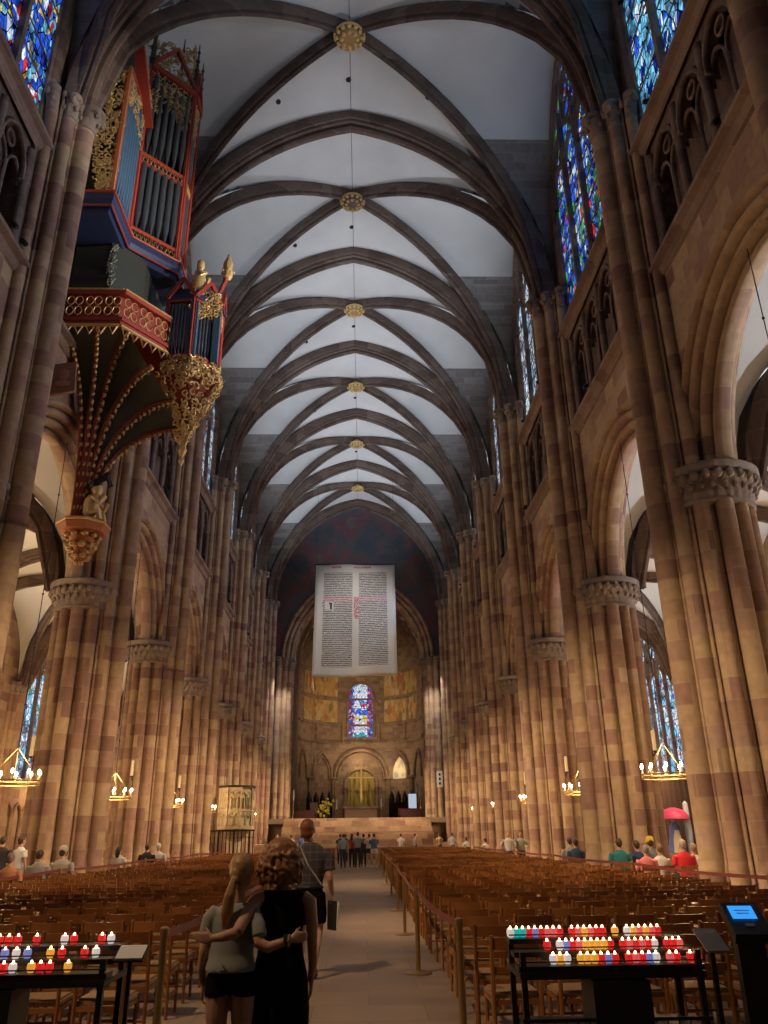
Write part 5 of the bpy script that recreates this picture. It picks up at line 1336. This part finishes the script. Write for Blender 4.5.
# ================================================================== PEOPLE
M_skin = mat('skin', (0.60, 0.34, 0.22), .5)
def cloth(name, col, rough=.85): return mat(name, col, rough)
def loft(mb, rings, n=16, caps=True):
    """rings: (centre, rx, ry) in horizontal ellipses"""
    rows = [[(c[0]+rx*math.cos(2*PI*i/n), c[1]+ry*math.sin(2*PI*i/n), c[2]) for i in range(n)] for c, rx, ry in rings]
    b0 = len(mb.v); mb.rows(rows, closed=True)
    if caps: mb.add(rows[0], [tuple(range(n-1, -1, -1))]); mb.add(rows[-1], [tuple(range(n))])
def bake(mb, name, m, parent, voxel=.012, smooth=4):
    me = bpy.data.meshes.new(name); me.from_pydata(mb.v, [], mb.f); me.update()
    bm_ = bmesh.new(); bm_.from_mesh(me); bmesh.ops.remove_doubles(bm_, verts=bm_.verts, dist=1e-5); bmesh.ops.recalc_face_normals(bm_, faces=bm_.faces); bm_.to_mesh(me); bm_.free()
    o = bpy.data.objects.new(name, me); C.objects.link(o); o.parent = parent; me.materials.append(m)
    r = o.modifiers.new('remesh', 'REMESH'); r.mode = 'VOXEL'; r.voxel_size = voxel; r.use_smooth_shade = True
    if smooth: s_ = o.modifiers.new('smooth', 'SMOOTH'); s_.iterations = smooth; s_.factor = .5
    return o
def hand(mb, w, d, s, curl=.5, fwd=Vector((0, 1, 0)), sz=1.0):
    """palm and five fingers: w wrist, d direction of the hand, s side of the thumb"""
    w = Vector(w); d = Vector(d).normalized(); th = Vector(s).normalized(); th = (th-d*th.dot(d)).normalized(); nrm = d.cross(th)
    if nrm.dot(Vector(fwd)) < 0: nrm = -nrm
    for k in range(4):
        o_ = th*(.028-.019*k)*sz; mb.tube([w+o_*.5, w+d*.04*sz+o_*.9, w+d*.085*sz+o_], [.016*sz, .0165*sz, .0125*sz], 6)
    for k, L in enumerate((.068, .076, .072, .056)):
        p = w+d*.08*sz+th*(.028-.019*k)*sz; c1_ = (d*math.cos(curl*.5)+nrm*math.sin(curl*.5)); c2_ = (d*math.cos(curl*1.3)+nrm*math.sin(curl*1.3)); c3_ = (d*math.cos(curl*2)+nrm*math.sin(curl*2))
        q = p+c1_*L*.45*sz; r = q+c2_*L*.32*sz; e = r+c3_*L*.25*sz; mb.tube([p, q, r, e], [.0095*sz, .009*sz, .0085*sz, .007*sz], 6)
    p = w+d*.022*sz+th*.03*sz; q = p+(d*.6+th*.7+nrm*.2).normalized()*.035*sz; e = q+(d*.9+th*.25+nrm*.35).normalized()*.032*sz; mb.tube([w+d*.012*sz, p, q, e], [.015*sz, .0125*sz, .0105*sz, .008*sz], 6)
def head(mb, c, sc=1.0, face=(0, 1), tilt=0):
    """skull, jaw, nose, ears, neck stays separate; c is the centre of the head"""
    fx, fy = face; f = Vector((fx, fy, 0)).normalized(); r = Vector((f.y, -f.x, 0)); c = Vector(c)
    mb.ball(tuple(c+Vector((0, 0, .02*sc))), (.078*sc, .092*sc, .105*sc) if abs(fy) > abs(fx) else (.092*sc, .078*sc, .105*sc), 14)
    mb.ball(tuple(c+f*.025*sc+Vector((0, 0, -.05*sc))), (.06*sc, .065*sc, .07*sc), 12)
    mb.tube([c+f*.085*sc+Vector((0, 0, .02*sc)), c+f*.115*sc+Vector((0, 0, -.02*sc)), c+f*.088*sc+Vector((0, 0, -.03*sc))], [.008*sc, .013*sc, .01*sc], 6)
    mb.tube([c+f*.085*sc-r*.025*sc+Vector((0, 0, -.058*sc)), c+f*.097*sc+Vector((0, 0, -.056*sc)), c+f*.085*sc+r*.025*sc+Vector((0, 0, -.058*sc))], .006*sc, 5)
    for s_ in (-1, 1):
        e = c+r*s_*.08*sc-f*.005*sc
        mb.ball(tuple(e), (.012*sc, .02*sc, .032*sc), 8); mb.ball(tuple(c+f*.078*sc+r*s_*.03*sc+Vector((0, 0, .018*sc))), .012*sc, 6)

# ---- the woman in the black dress
WX, WY = -.03, 5.92
t = thing('person', 'woman with curly brown hair in a long sleeveless black dress, arm around the girl', 'person', (0, 0, 0)); woman = t
b = MB(); head(b, (WX-.01, WY, 1.50), .95, (-.15, 1))
b.tube([(WX, WY, 1.24), (WX, WY, 1.33), (WX-.005, WY, 1.42)], [.065, .052, .05], 12)
loft(b, [((WX, WY, 1.05), .12, .09), ((WX, WY, 1.18), .135, .09), ((WX, WY, 1.27), .15, .075), ((WX, WY, 1.31), .09, .06), ((WX, WY, 1.34), .05, .05)])
# left arm (viewer's left) over the girl's back
b.tube([(WX-.13, WY, 1.27), (WX-.17, WY-.07, 1.25), (WX-.215, WY-.19, 1.17), (WX-.25, WY-.30, 1.09)], [.045, .05, .043, .036], 10)
b.tube([(WX-.25, WY-.30, 1.09), (WX-.33, WY-.325, 1.07), (WX-.40, WY-.315, 1.06)], [.036, .031, .022], 10)
hand(b, (WX-.40, WY-.315, 1.06), (-1, .22, .06), (0, -.1, 1), .2, (0, 1, 0), .85)
# right arm hanging
b.tube([(WX+.14, WY, 1.27), (WX+.185, WY, 1.24), (WX+.205, WY, 1.1), (WX+.21, WY-.01, .985)], [.045, .05, .042, .034], 10)
b.tube([(WX+.21, WY-.01, .985), (WX+.215, WY+.02, .87), (WX+.20, WY+.06, .76)], [.034, .031, .021], 10)
hand(b, (WX+.205, WY+.06, .76), (-.05, .1, -1), (0, 1, 0), .5, (-1, 0, 0), .85)
for s_ in (-1, 1):
    b.tube([(WX+s_*.07, WY, .5), (WX+s_*.075, WY, .3), (WX+s_*.08, WY-.02, .09)], [.06, .05, .032], 8); b.tube([(WX+s_*.08, WY-.04, .03), (WX+s_*.085, WY+.14, .025)], [.035, .03], 8)
bake(b, 'body', M_skin, t, .008, 3)
b = MB(); loft(b, [((WX, WY, .08), .20, .16), ((WX, WY, .4), .195, .15), ((WX, WY, .62), .20, .145), ((WX, WY, .80), .185, .13), ((WX, WY, .93), .152, .112), ((WX, WY, 1.03), .142, .105), ((WX, WY, 1.12), .152, .108), ((WX, WY, 1.2), .152, .105), ((WX, WY, 1.25), .158, .095), ((WX, WY, 1.29), .150, .078), ((WX, WY, 1.315), .122, .06)], 24)
M_bd = mat('black_dress', (.009, .008, .009), 1.0, spec=.1); bake(b, 'dress', M_bd, t, .01, 4)
hr = random.Random(4); b = MB()
b.ball((WX-.015, WY-.015, 1.55), (.112, .118, .095), 16)
loft(b, [((WX-.015, WY-.045, 1.355), .115, .06), ((WX-.015, WY-.045, 1.40), .14, .085), ((WX-.015, WY-.035, 1.47), .138, .10), ((WX-.015, WY-.02, 1.54), .118, .115), ((WX-.015, WY-.015, 1.60), .08, .09)], 20)
for i in range(260):
    a = hr.uniform(PI*.93, PI*2.07); z = hr.uniform(-1, 1); wdt = .124+.028*(1-abs(z+.35)) if z < .5 else .124-.05*(z-.5)*2
    px, py = WX-.015+wdt*math.cos(a), WY-.03+wdt*.85*math.sin(a)
    zz_ = 1.485+z*.115; q = hr.uniform(.012, .02); tw = hr.uniform(0, 6.28)
    b.tube([(px+q*.6*math.cos(tw+k_*1.5), py+q*.6*math.sin(tw+k_*1.5), zz_+.02-k_*.013) for k_ in range(5)], [q*.4, q*.6, q*.65, q*.5, q*.3], 5)
M_hairb = mat('curly_brown_hair', (.30, .13, .045), .45); bake(b, 'hair', M_hairb, t, .008, 1)
for s_ in (-1, 1): b = MB(); b.tube([(WX+s_*.085, WY-.06, .03), (WX+s_*.09, WY+.15, .025)], [.042, .036], 8); b.build('shoe', M_black, parent=t)

# ---- the girl in the grey T-shirt
GX, GY = -.325, 5.80
t = thing('person', 'girl with a blonde ponytail in grey T-shirt and black shorts, arm around the woman', 'person', (0, 0, 0))
b = MB(); head(b, (GX+.035, GY, 1.43), .9, (.35, 1))
b.tube([(GX+.0, GY, 1.2), (GX+.015, GY, 1.28), (GX+.03, GY, 1.36)], [.06, .046, .045], 12)
b.tube([(GX-.12, GY, 1.2), (GX-.155, GY, 1.16), (GX-.175, GY, 1.05), (GX-.185, GY-.02, .97)], [.04, .044, .038, .03], 10)
b.tube([(GX-.185, GY-.02, .97), (GX-.195, GY+.0, .87), (GX-.185, GY+.04, .77)], [.03, .027, .019], 10); hand(b, (GX-.185, GY+.04, .77), (.02, .1, -1), (0, 1, 0), .5, (1, 0, 0), .8)
# right arm behind the woman's waist
b.tube([(GX+.12, GY-.01, 1.19), (GX+.155, GY-.06, 1.12), (GX+.17, GY-.10, 1.03)], [.042, .043, .036], 10)
b.tube([(GX+.16, GY-.10, 1.03), (GX+.24, GY-.11, .995), (GX+.32, GY-.10, 1.02), (GX+.385, GY-.07, 1.04)], [.037, .034, .028, .021], 10)
hand(b, (GX+.385, GY-.07, 1.04), (1, .15, .12), (0, 0, 1), 1.0, (0, 1, 0), .85)
for s_ in (-1, 1):
    b.tube([(GX+s_*.075, GY, .8), (GX+s_*.08, GY, .62), (GX+s_*.075, GY+.01, .44), (GX+s_*.075, GY-.01, .3), (GX+s_*.075, GY-.02, .08)], [.085, .072, .052, .05, .03], 12); b.tube([(GX+s_*.075, GY-.04, .03), (GX+s_*.08, GY+.12, .025)], [.034, .028], 8)
bake(b, 'body', M_skin, t, .008, 3)
b = MB(); loft(b, [((GX-.01, GY, .855), .163, .135), ((GX-.01, GY, .89), .158, .13), ((GX-.01, GY, .95), .142, .11), ((GX, GY, 1.05), .142, .105), ((GX, GY, 1.14), .15, .10), ((GX, GY, 1.2), .145, .085), ((GX+.005, GY, 1.235), .09, .065), ((GX+.01, GY, 1.25), .055, .05)], 24)
b.tube([(GX-.11, GY, 1.2), (GX-.155, GY, 1.155), (GX-.175, GY-.005, 1.06)], [.055, .057, .054], 12); b.tube([(GX+.11, GY, 1.19), (GX+.16, GY-.06, 1.11), (GX+.175, GY-.09, 1.05)], [.055, .055, .052], 12)
M_gt = cloth('grey_tshirt', (.33, .34, .31)); b.ball((GX-.135, GY, 1.185), (.05, .055, .045), 10); b.ball((GX+.135, GY-.03, 1.165), (.05, .055, .045), 10)
bake(b, 'tshirt', M_gt, t, .009, 8)
b = MB(); loft(b, [((GX, GY, .74), .155, .12), ((GX, GY, .82), .155, .12), ((GX, GY, .92), .13, .1)], 20)
for s_ in (-1, 1): b.tube([(GX+s_*.078, GY, .82), (GX+s_*.085, GY, .715)], [.085, .083], 14)
bake(b, 'shorts', M_bd, t, .01, 3)
b = MB(); b.ball((GX+.03, GY-.015, 1.455), (.085, .10, .10), 14); b.ball((GX+.01, GY-.08, 1.42), (.05, .045, .05), 10)
for i in range(16):
    a = i*.7; b.tube([(GX+.005+.012*math.cos(a), GY-.11+.01*math.sin(a), 1.40), (GX-.02+.022*math.cos(a), GY-.13+.012*math.sin(a), 1.30), (GX-.035+.028*math.cos(a), GY-.12+.012*math.sin(a), 1.20), (GX-.045+.018*math.cos(a), GY-.115, 1.13-.01*(i % 4))], [.014, .016, .014, .005], 6)
bake(b, 'ponytail_hair', mat('blonde_hair', (.45, .26, .11), .42), t, .007, 1)
b = MB(); b.tube([(GX+.012+.022*math.cos(k_), GY-.115+.022*math.sin(k_), 1.375) for k_ in (0, 1.57, 3.14, 4.71)], .008, 6, closed=True); b.build('hair_tie', M_black, parent=t)
for q, (dx_, m_) in enumerate(((.352, M_black), (.366, M_goldd), (.338, M_black))):
    b = MB(); b.tube([(GX+dx_, GY-.083+.033*math.cos(k_*PI/5), 1.03+.033*math.sin(k_*PI/5)) for k_ in range(10)], .006, 5, closed=True); b.build('bracelet', m_, parent=t)
for s_ in (-1, 1): b = MB(); b.tube([(GX+s_*.078, GY-.05, .035), (GX+s_*.083, GY+.13, .03)], [.042, .035], 8); b.build('shoe', M_white, parent=t)

# ---- the man walking ahead
MX, MY = -.19, 11.4
t = thing('person', 'man in a dark checked shirt and black shorts walking ahead with papers in his hand', 'person', (0, 0, 0))
b = MB(); head(b, (MX-.04, MY, 1.715), 1.2, (.1, 1)); b.tube([(MX, MY, 1.48), (MX-.02, MY, 1.56), (MX-.035, MY, 1.63)], [.085, .07, .068], 12)
b.tube([(MX+.20, MY, 1.44), (MX+.245, MY, 1.38), (MX+.26, MY-.03, 1.22), (MX+.265, MY-.05, 1.14)], [.055, .06, .05, .042], 10); b.tube([(MX+.265, MY-.05, 1.14), (MX+.28, MY+.0, 1.03), (MX+.30, MY+.06, .93)], [.042, .038, .027], 10)
hand(b, (MX+.30, MY+.06, .93), (.1, .2, -1), (-.3, 1, 0), 1.3, (-1, 0, 0), 1.0)
b.tube([(MX-.20, MY, 1.44), (MX-.25, MY+.02, 1.35), (MX-.27, MY+.08, 1.16), (MX-.22, MY+.24, 1.05)], [.055, .058, .045, .03], 10); hand(b, (MX-.22, MY+.24, 1.05), (.6, 1, .1), (0, 0, 1), .8, (0, 0, -1), 1.0)
# right leg pushing off behind, left leg ahead
b.tube([(MX+.10, MY, .95), (MX+.12, MY+.03, .72), (MX+.125, MY+.02, .52)], [.1, .085, .062], 12); b.tube([(MX+.125, MY+.02, .52), (MX+.11, MY-.09, .36), (MX+.095, MY-.16, .16)], [.062, .06, .034], 12)
b.tube([(MX-.10, MY, .95), (MX-.11, MY+.16, .72), (MX-.11, MY+.24, .52), (MX-.11, MY+.26, .3), (MX-.11, MY+.30, .1)], [.1, .085, .062, .056, .035], 12)
bake(b, 'body', M_skin, t, .011, 3)
M_check = cloth('checked_shirt', (.06, .06, .085)); q_ = NT(M_check); tcn = q_.n('ShaderNodeTexCoord').outputs['Object']; sp_ = q_.n('ShaderNodeSeparateXYZ'); q_.l(tcn, sp_.inputs[0])
l1 = q_.m('GREATER_THAN', q_.m('FRACT', q_.m('MULTIPLY', sp_.outputs[2], 11.0)), .88); l2 = q_.m('GREATER_THAN', q_.m('FRACT', q_.m('MULTIPLY', sp_.outputs[0], 11.0)), .9)
q_.l(q_.mix(q_.m('MULTIPLY', q_.m('MAXIMUM', l1, l2), .35), (.055, .055, .075), (.30, .2, .2)), q_.b.inputs['Base Color'])
b = MB(); loft(b, [((MX, MY, 1.0), .17, .12), ((MX, MY, 1.1), .175, .125), ((MX, MY, 1.25), .215, .135), ((MX, MY, 1.38), .245, .13), ((MX, MY, 1.46), .235, .11), ((MX, MY, 1.52), .15, .09), ((MX-.01, MY, 1.565), .085, .072)], 24)
b.tube([(MX+.18, MY, 1.44), (MX+.245, MY, 1.38), (MX+.265, MY-.02, 1.22)], [.075, .078, .075], 12); b.tube([(MX-.18, MY, 1.44), (MX-.25, MY+.02, 1.35), (MX-.275, MY+.07, 1.2)], [.075, .078, .073], 12)
bake(b, 'shirt', M_check, t, .011, 3)
b = MB(); loft(b, [((MX, MY, .9), .185, .14), ((MX, MY, 1.03), .172, .13)], 20)
b.tube([(MX+.09, MY, .95), (MX+.12, MY+.03, .72), (MX+.125, MY+.03, .60)], [.12, .11, .10], 14); b.tube([(MX-.09, MY, .95), (MX-.11, MY+.15, .72), (MX-.11, MY+.21, .60)], [.12, .11, .10], 14)
bake(b, 'shorts', M_bd, t, .012, 3)
b = MB(); b.ball((MX-.045, MY-.02, 1.755), (.103, .116, .112), 14); b.ball((MX-.045, MY-.065, 1.68), (.088, .06, .07), 12); bake(b, 'hair', mat('auburn_hair', (.20, .06, .025), .5), t, .009, 2)
b = MB(); b.tube([(MX-.13, MY-.08, 1.52), (MX-.02, MY-.145, 1.3), (MX+.17, MY-.12, 1.05)], .012, 6); b.tube([(MX-.13, MY-.08, 1.52), (MX-.08, MY-.02, 1.57)], .012, 6); b.build('bag_strap', mat('grey_strap', (.35, .34, .33), .6), parent=t)
b = MB(); b.tube([(MX+.175*math.cos(2*PI*i/16), MY+.135*math.sin(2*PI*i/16), 1.03) for i in range(16)], .016, 6, closed=True); b.build('belt', M_black, parent=t)
b = MB(); b.tube([(MX+.095, MY-.2, .09), (MX+.10, MY-.09, .05), (MX+.10, MY+.0, .03)], [.045, .04, .03], 8); b.build('shoe', mat('dark_red_shoe', (.10, .02, .015), .4), parent=t, smooth=60)
b = MB(); b.tube([(MX-.11, MY+.26, .05), (MX-.11, MY+.44, .04)], [.045, .035], 8); b.build('shoe', M_black, parent=t, smooth=60)
t = thing('held_papers', 'dark folder and white sheets held by the walking man', 'papers', (MX+.315, MY+.08, .86))
b = MB(); b.obox((-.02, 0, -.17), (.012, .02, 0), (-.05, .09, 0), (0, .0, .17)); b.build('folder', M_black, parent=t); b = MB(); b.obox((.025, -.02, -.15), (.004, .006, 0), (-.04, .08, 0), (.012, 0, .14)); b.build('sheets', M_white, parent=t)

# ---- the people farther away
def far_person(label, x, y, rz=0, pose='stand', top=(.3, .3, .3), bot=(.05, .05, .07), hair=(.06, .035, .02), h=1.72, longhair=False, legs=False, cap=None, group=None, skin=M_skin, z0=0, backpack=None):
    k = h/1.72; t = thing('person', label, 'person', (x, y, z0), rz, group)
    sit = pose == 'sit'; dz = -.37*k if sit else 0
    V = lambda a, b_, c: (a*k, b_*k, c*k+dz)
    b = MB(); head(b, V(0, .01, 1.60), k, (0, 1)); b.tube([V(0, 0, 1.40), V(0, 0, 1.54)], [.06*k, .052*k], 8)
    sh = 1.38
    def limb(m, pts, rad, n=8): m.tube([V(*p) for p in pts], [r*k for r in rad], n)
    if pose in ('phone',):
        arms = [[(s_*.19, 0, sh), (s_*.25, .10, 1.22), (s_*.2, .28, 1.35), (s_*.08, .34, 1.5)] for s_ in (-1, 1)]
    elif sit: arms = [[(s_*.19, 0, sh), (s_*.24, .03, 1.18), (s_*.22, .16, 1.05), (s_*.10, .32, 1.02)] for s_ in (-1, 1)]
    elif pose == 'akimbo': arms = [[(s_*.19, 0, sh), (s_*.32, -.03, 1.18), (s_*.30, .05, 1.08), (s_*.17, .06, 1.03)] for s_ in (-1, 1)]
    else: arms = [[(s_*.19, 0, sh), (s_*.235, 0, 1.2), (s_*.245, .02, 1.06), (s_*.24, .08, .86)] for s_ in (-1, 1)]
    for A, s_ in zip(arms, (-1, 1)):
        limb(b, A, [.05, .045, .036, .022]); d = (Vector(A[3])-Vector(A[2])).normalized(); hand(b, V(*A[3]), d, (-s_, 0, .2) if pose != 'stand' else (0, 1, 0), .7, (0, 1, 0), k)
    if sit: LG = [[(s_*.09, -.02, .93), (s_*.11, .2, .93), (s_*.11, .42, .92), (s_*.11, .43, .7), (s_*.11, .42, .50)] for s_ in (-1, 1)]
    else: LG = [[(s_*.09, 0, .92), (s_*.10, .01, .7), (s_*.10, .02, .5), (s_*.10, .0, .3), (s_*.10, -.01, .09)] for s_ in (-1, 1)]
    for A in LG: limb(b, A, [.09, .075, .055, .05, .032])
    vx = .018
    bake(b, 'body', skin, t, vx, 2)
    M1 = cloth('shirt_cloth', top); M2 = cloth('trouser_cloth', bot); b = MB()
    loft(b, [(V(0, 0, .92), .165*k, .12*k), (V(0, 0, 1.05), .16*k, .115*k), (V(0, 0, 1.25), .19*k, .12*k), (V(0, 0, 1.36), .205*k, .11*k), (V(0, 0, 1.43), .12*k, .085*k), (V(0, 0, 1.465), .065*k, .06*k)], 16)
    for A in arms: limb(b, A[:2], [.07, .068])
    bake(b, 'shirt', M1, t, vx, 2); b = MB()
    loft(b, [(V(0, 0, .84), .17*k, .13*k), (V(0, 0, .96), .165*k, .125*k)], 14)
    n_ = 3 if legs else 5
    for A in LG: limb(b, A[:n_-(1 if legs else 0)], [.105, .092, .075, .068, .055][:n_-(1 if legs else 0)])
    bake(b, 'shorts' if legs else 'trousers', M2, t, vx, 2)
    b = MB(); b.ball(V(0, -.015, 1.635), (.088*k, .10*k, .10*k), 10)
    if longhair: b.tube([V(0, -.06, 1.62), V(0, -.09, 1.5), V(0, -.10, 1.38)], [.09*k, .085*k, .05*k], 8)
    else: b.ball(V(0, -.05, 1.58), (.075*k, .05*k, .06*k), 8)
    bake(b, 'hair', mat('hair_colour', hair, .6), t, .014, 1)
    if cap: b = MB(); b.lathe([(.1*k, 1.62*k+dz), (.105*k, 1.67*k+dz), (.085*k, 1.74*k+dz), (.03*k, 1.77*k+dz)], n=14); b.obox(V(0, .12, 1.64), (.07*k, 0, 0), (0, .06*k, 0), (0, 0, .008)); b.build('cap', mat('cap_cloth', cap, .7), parent=t, smooth=60)
    for A in LG:
        e = Vector(V(*A[-1])); b = MB(); b.tube([e+Vector((0, -.04*k, -.05*k)), e+Vector((0, .14*k, -.055*k))], [.045*k, .036*k], 8); b.build('shoe', M_black if not legs else M_white, parent=t, smooth=60)
    if backpack: b = MB(); loft(b, [(V(0, -.18, 1.02), .12*k, .07*k), (V(0, -.19, 1.2), .14*k, .09*k), (V(0, -.17, 1.38), .11*k, .06*k)], 12); b.build('backpack', cloth('backpack_cloth', backpack), parent=t, smooth=60)
    if pose == 'phone': pass
    return t
G_ = 'visitors standing before the choir steps'
far_person('visitor in light blue shirt and dark trousers standing in the centre aisle', -.62, 47.3, .3, 'stand', (.28, .40, .55), (.04, .05, .09), group=G_)
far_person('visitor with a red top and black trousers in the crowd', -.15, 48.0, -.2, 'stand', (.6, .08, .08), (.02, .02, .025), group=G_, longhair=True)
far_person('visitor in grey shirt and black trousers taking a picture', .18, 47.6, 0, 'phone', (.30, .30, .34), (.02, .02, .025), group=G_, h=1.82)
far_person('dark clad visitor standing behind the one in grey', .5, 49.5, 0, 'stand', (.03, .03, .035), (.02, .02, .03), group=G_)
far_person('visitor in white top and dark shorts raising a phone', .82, 48.4, .15, 'phone', (.65, .63, .6), (.05, .05, .06), group=G_, legs=True)
far_person('visitor in blue top and white shorts taking a photo by the right barrier', 1.08, 47.4, -.1, 'phone', (.10, .16, .26), (.7, .68, .62), group=G_, legs=True)
far_person('dark clad visitor behind the left barrier, nearest to the walking man', -.98, 54.0, 0, 'stand', (.04, .04, .045), (.03, .03, .04), group=G_)
far_person('dark clad visitor by the steps, partly behind another', -.72, 57.5, 0, 'stand', (.07, .05, .05), (.03, .03, .03), group=G_)
far_person('visitor in a crimson top standing left of the steps', -5.6, 60.5, PI*.9, 'stand', (.50, .03, .06), (.04, .03, .04), group=G_)
far_person('visitor in a bright blue top standing left of the steps', -3.9, 60.2, .5, 'stand', (.06, .15, .45), (.04, .04, .06), group=G_)
far_person('pale clad visitor standing between the crimson and blue ones', -4.7, 61.3, 0, 'stand', (.45, .42, .38), (.2, .18, .16), group=G_)
far_person('visitor in white standing before the steps, right of the aisle', 3.15, 60.4, 0, 'stand', (.68, .66, .62), (.4, .38, .35), group=G_)
far_person('visitor in grey walking right of the aisle before the steps', 4.1, 59.2, -1.2, 'stand', (.25, .22, .2), (.08, .07, .07), group=G_)
far_person('visitor in a pale yellow top at the foot of the steps', 6.0, 61.6, .4, 'stand', (.6, .5, .22), (.15, .13, .1), group=G_)
far_person('visitor in pale blue by the right crossing pier', 6.75, 60.0, .2, 'stand', (.5, .55, .65), (.2, .2, .25), group=G_)
# seats beside the piers
bench_proto = None
def seated(label, x, y, rz, **kw):
    far_person(label, x, y, rz, 'sit', **kw)
    c = whole_o.copy(); C.objects.link(c); c.location = (x, y, 0); c.rotation_euler = (0, 0, rz); c['label'] = 'church chair on which sits the '+label.split(',')[0].replace('seated ', '')[:60]; c['group'] = 'chairs beside the piers'
GR = 'visitors seated beside the right piers'
seated('seated visitor in a teal shirt, back turned', 7.38, 22.8, -.1, top=(.02, .18, .19), h=1.9, group=GR)
seated('seated visitor in a navy shirt', 7.98, 23.2, 0, top=(.03, .05, .14), h=1.82, group=GR)
seated('seated visitor wearing a yellow cap', 8.46, 23.5, 0, top=(.2, .2, .22), cap=(.65, .45, .05), h=1.9, group=GR)
seated('seated visitor with grey hair in a pink top', 7.42, 20.8, 0, top=(.75, .22, .22), hair=(.25, .22, .2), group=GR)
seated('seated visitor in a white top with a black strap', 7.97, 21.4, .1, top=(.72, .68, .6), hair=(.2, .12, .06), group=GR)
seated('seated visitor in a bright red shirt', 8.5, 21.2, 0, top=(.75, .03, .04), hair=(.4, .3, .25), h=1.85, group=GR)
seated('seated visitor in white behind the red shirt', 9.0, 21.8, 0, top=(.7, .66, .6), hair=(.3, .2, .12), group=GR)
seated('seated visitor in dark blue before the second right pier', 7.4, 27.6, 0, top=(.04, .07, .14), h=1.86, group=GR)
seated('seated visitor in grey beside the dark blue one', 7.6, 29.2, 0, top=(.3, .28, .26), h=1.9, group=GR)
far_person('person in a white shirt standing before the far right piers', 6.85, 37.2, PI*.95, 'akimbo', (.72, .7, .65), (.12, .1, .09), group=GR)
far_person('person in a pale green top with dark straps standing before the right piers', 7.42, 37.4, PI, 'akimbo', (.45, .48, .36), (.1, .09, .08), group=GR, longhair=True)
seated('seated visitor in white far down the right rope', 7.2, 55.6, .6, top=(.7, .68, .62), h=1.85, group=GR)
seated('seated visitor in cream near the far right rope', 7.3, 47.6, .6, top=(.6, .52, .45), h=1.8, group=GR)
GL = 'visitors seated beside the left piers'
seated('seated visitor in an orange top at the left edge', -7.05, 18.6, 0, top=(.5, .22, .11), hair=(.2, .13, .1), h=1.75, group=GL)
seated('seated visitor in a grey shirt, bare headed', -7.15, 20.5, 0, top=(.32, .31, .28), h=1.80, group=GL)
seated('seated visitor in grey with a light cap and shoulder strap', -7.04, 21.7, .1, top=(.34, .32, .28), cap=(.4, .38, .34), h=1.85, group=GL)
seated('seated visitor in pale blue next to the capped one', -7.4, 22.9, 0, top=(.3, .34, .38), h=1.8, group=GL)
far_person('person in a white shirt standing in the left aisle', -8.5, 22.7, -.6, 'stand', (.6, .62, .66), (.3, .27, .24), group=GL)
far_person('dark clad person standing at the far left edge of the aisle', -9.15, 23.1, 0, 'stand', (.03, .03, .035), (.03, .03, .04), group=GL)
seated('seated dark haired visitor in black on the left', -7.1, 30.3, 0, top=(.015, .015, .02), h=1.86, group=GL)
seated('seated visitor with white hair in pale grey', -7.0, 31.5, 0, top=(.45, .45, .45), hair=(.5, .48, .45), h=1.86, group=GL)
seated('seated visitor in white with black hair', -7.6, 28.6, -.2, top=(.6, .58, .54), hair=(.02, .015, .015), h=1.78, longhair=True, group=GL)
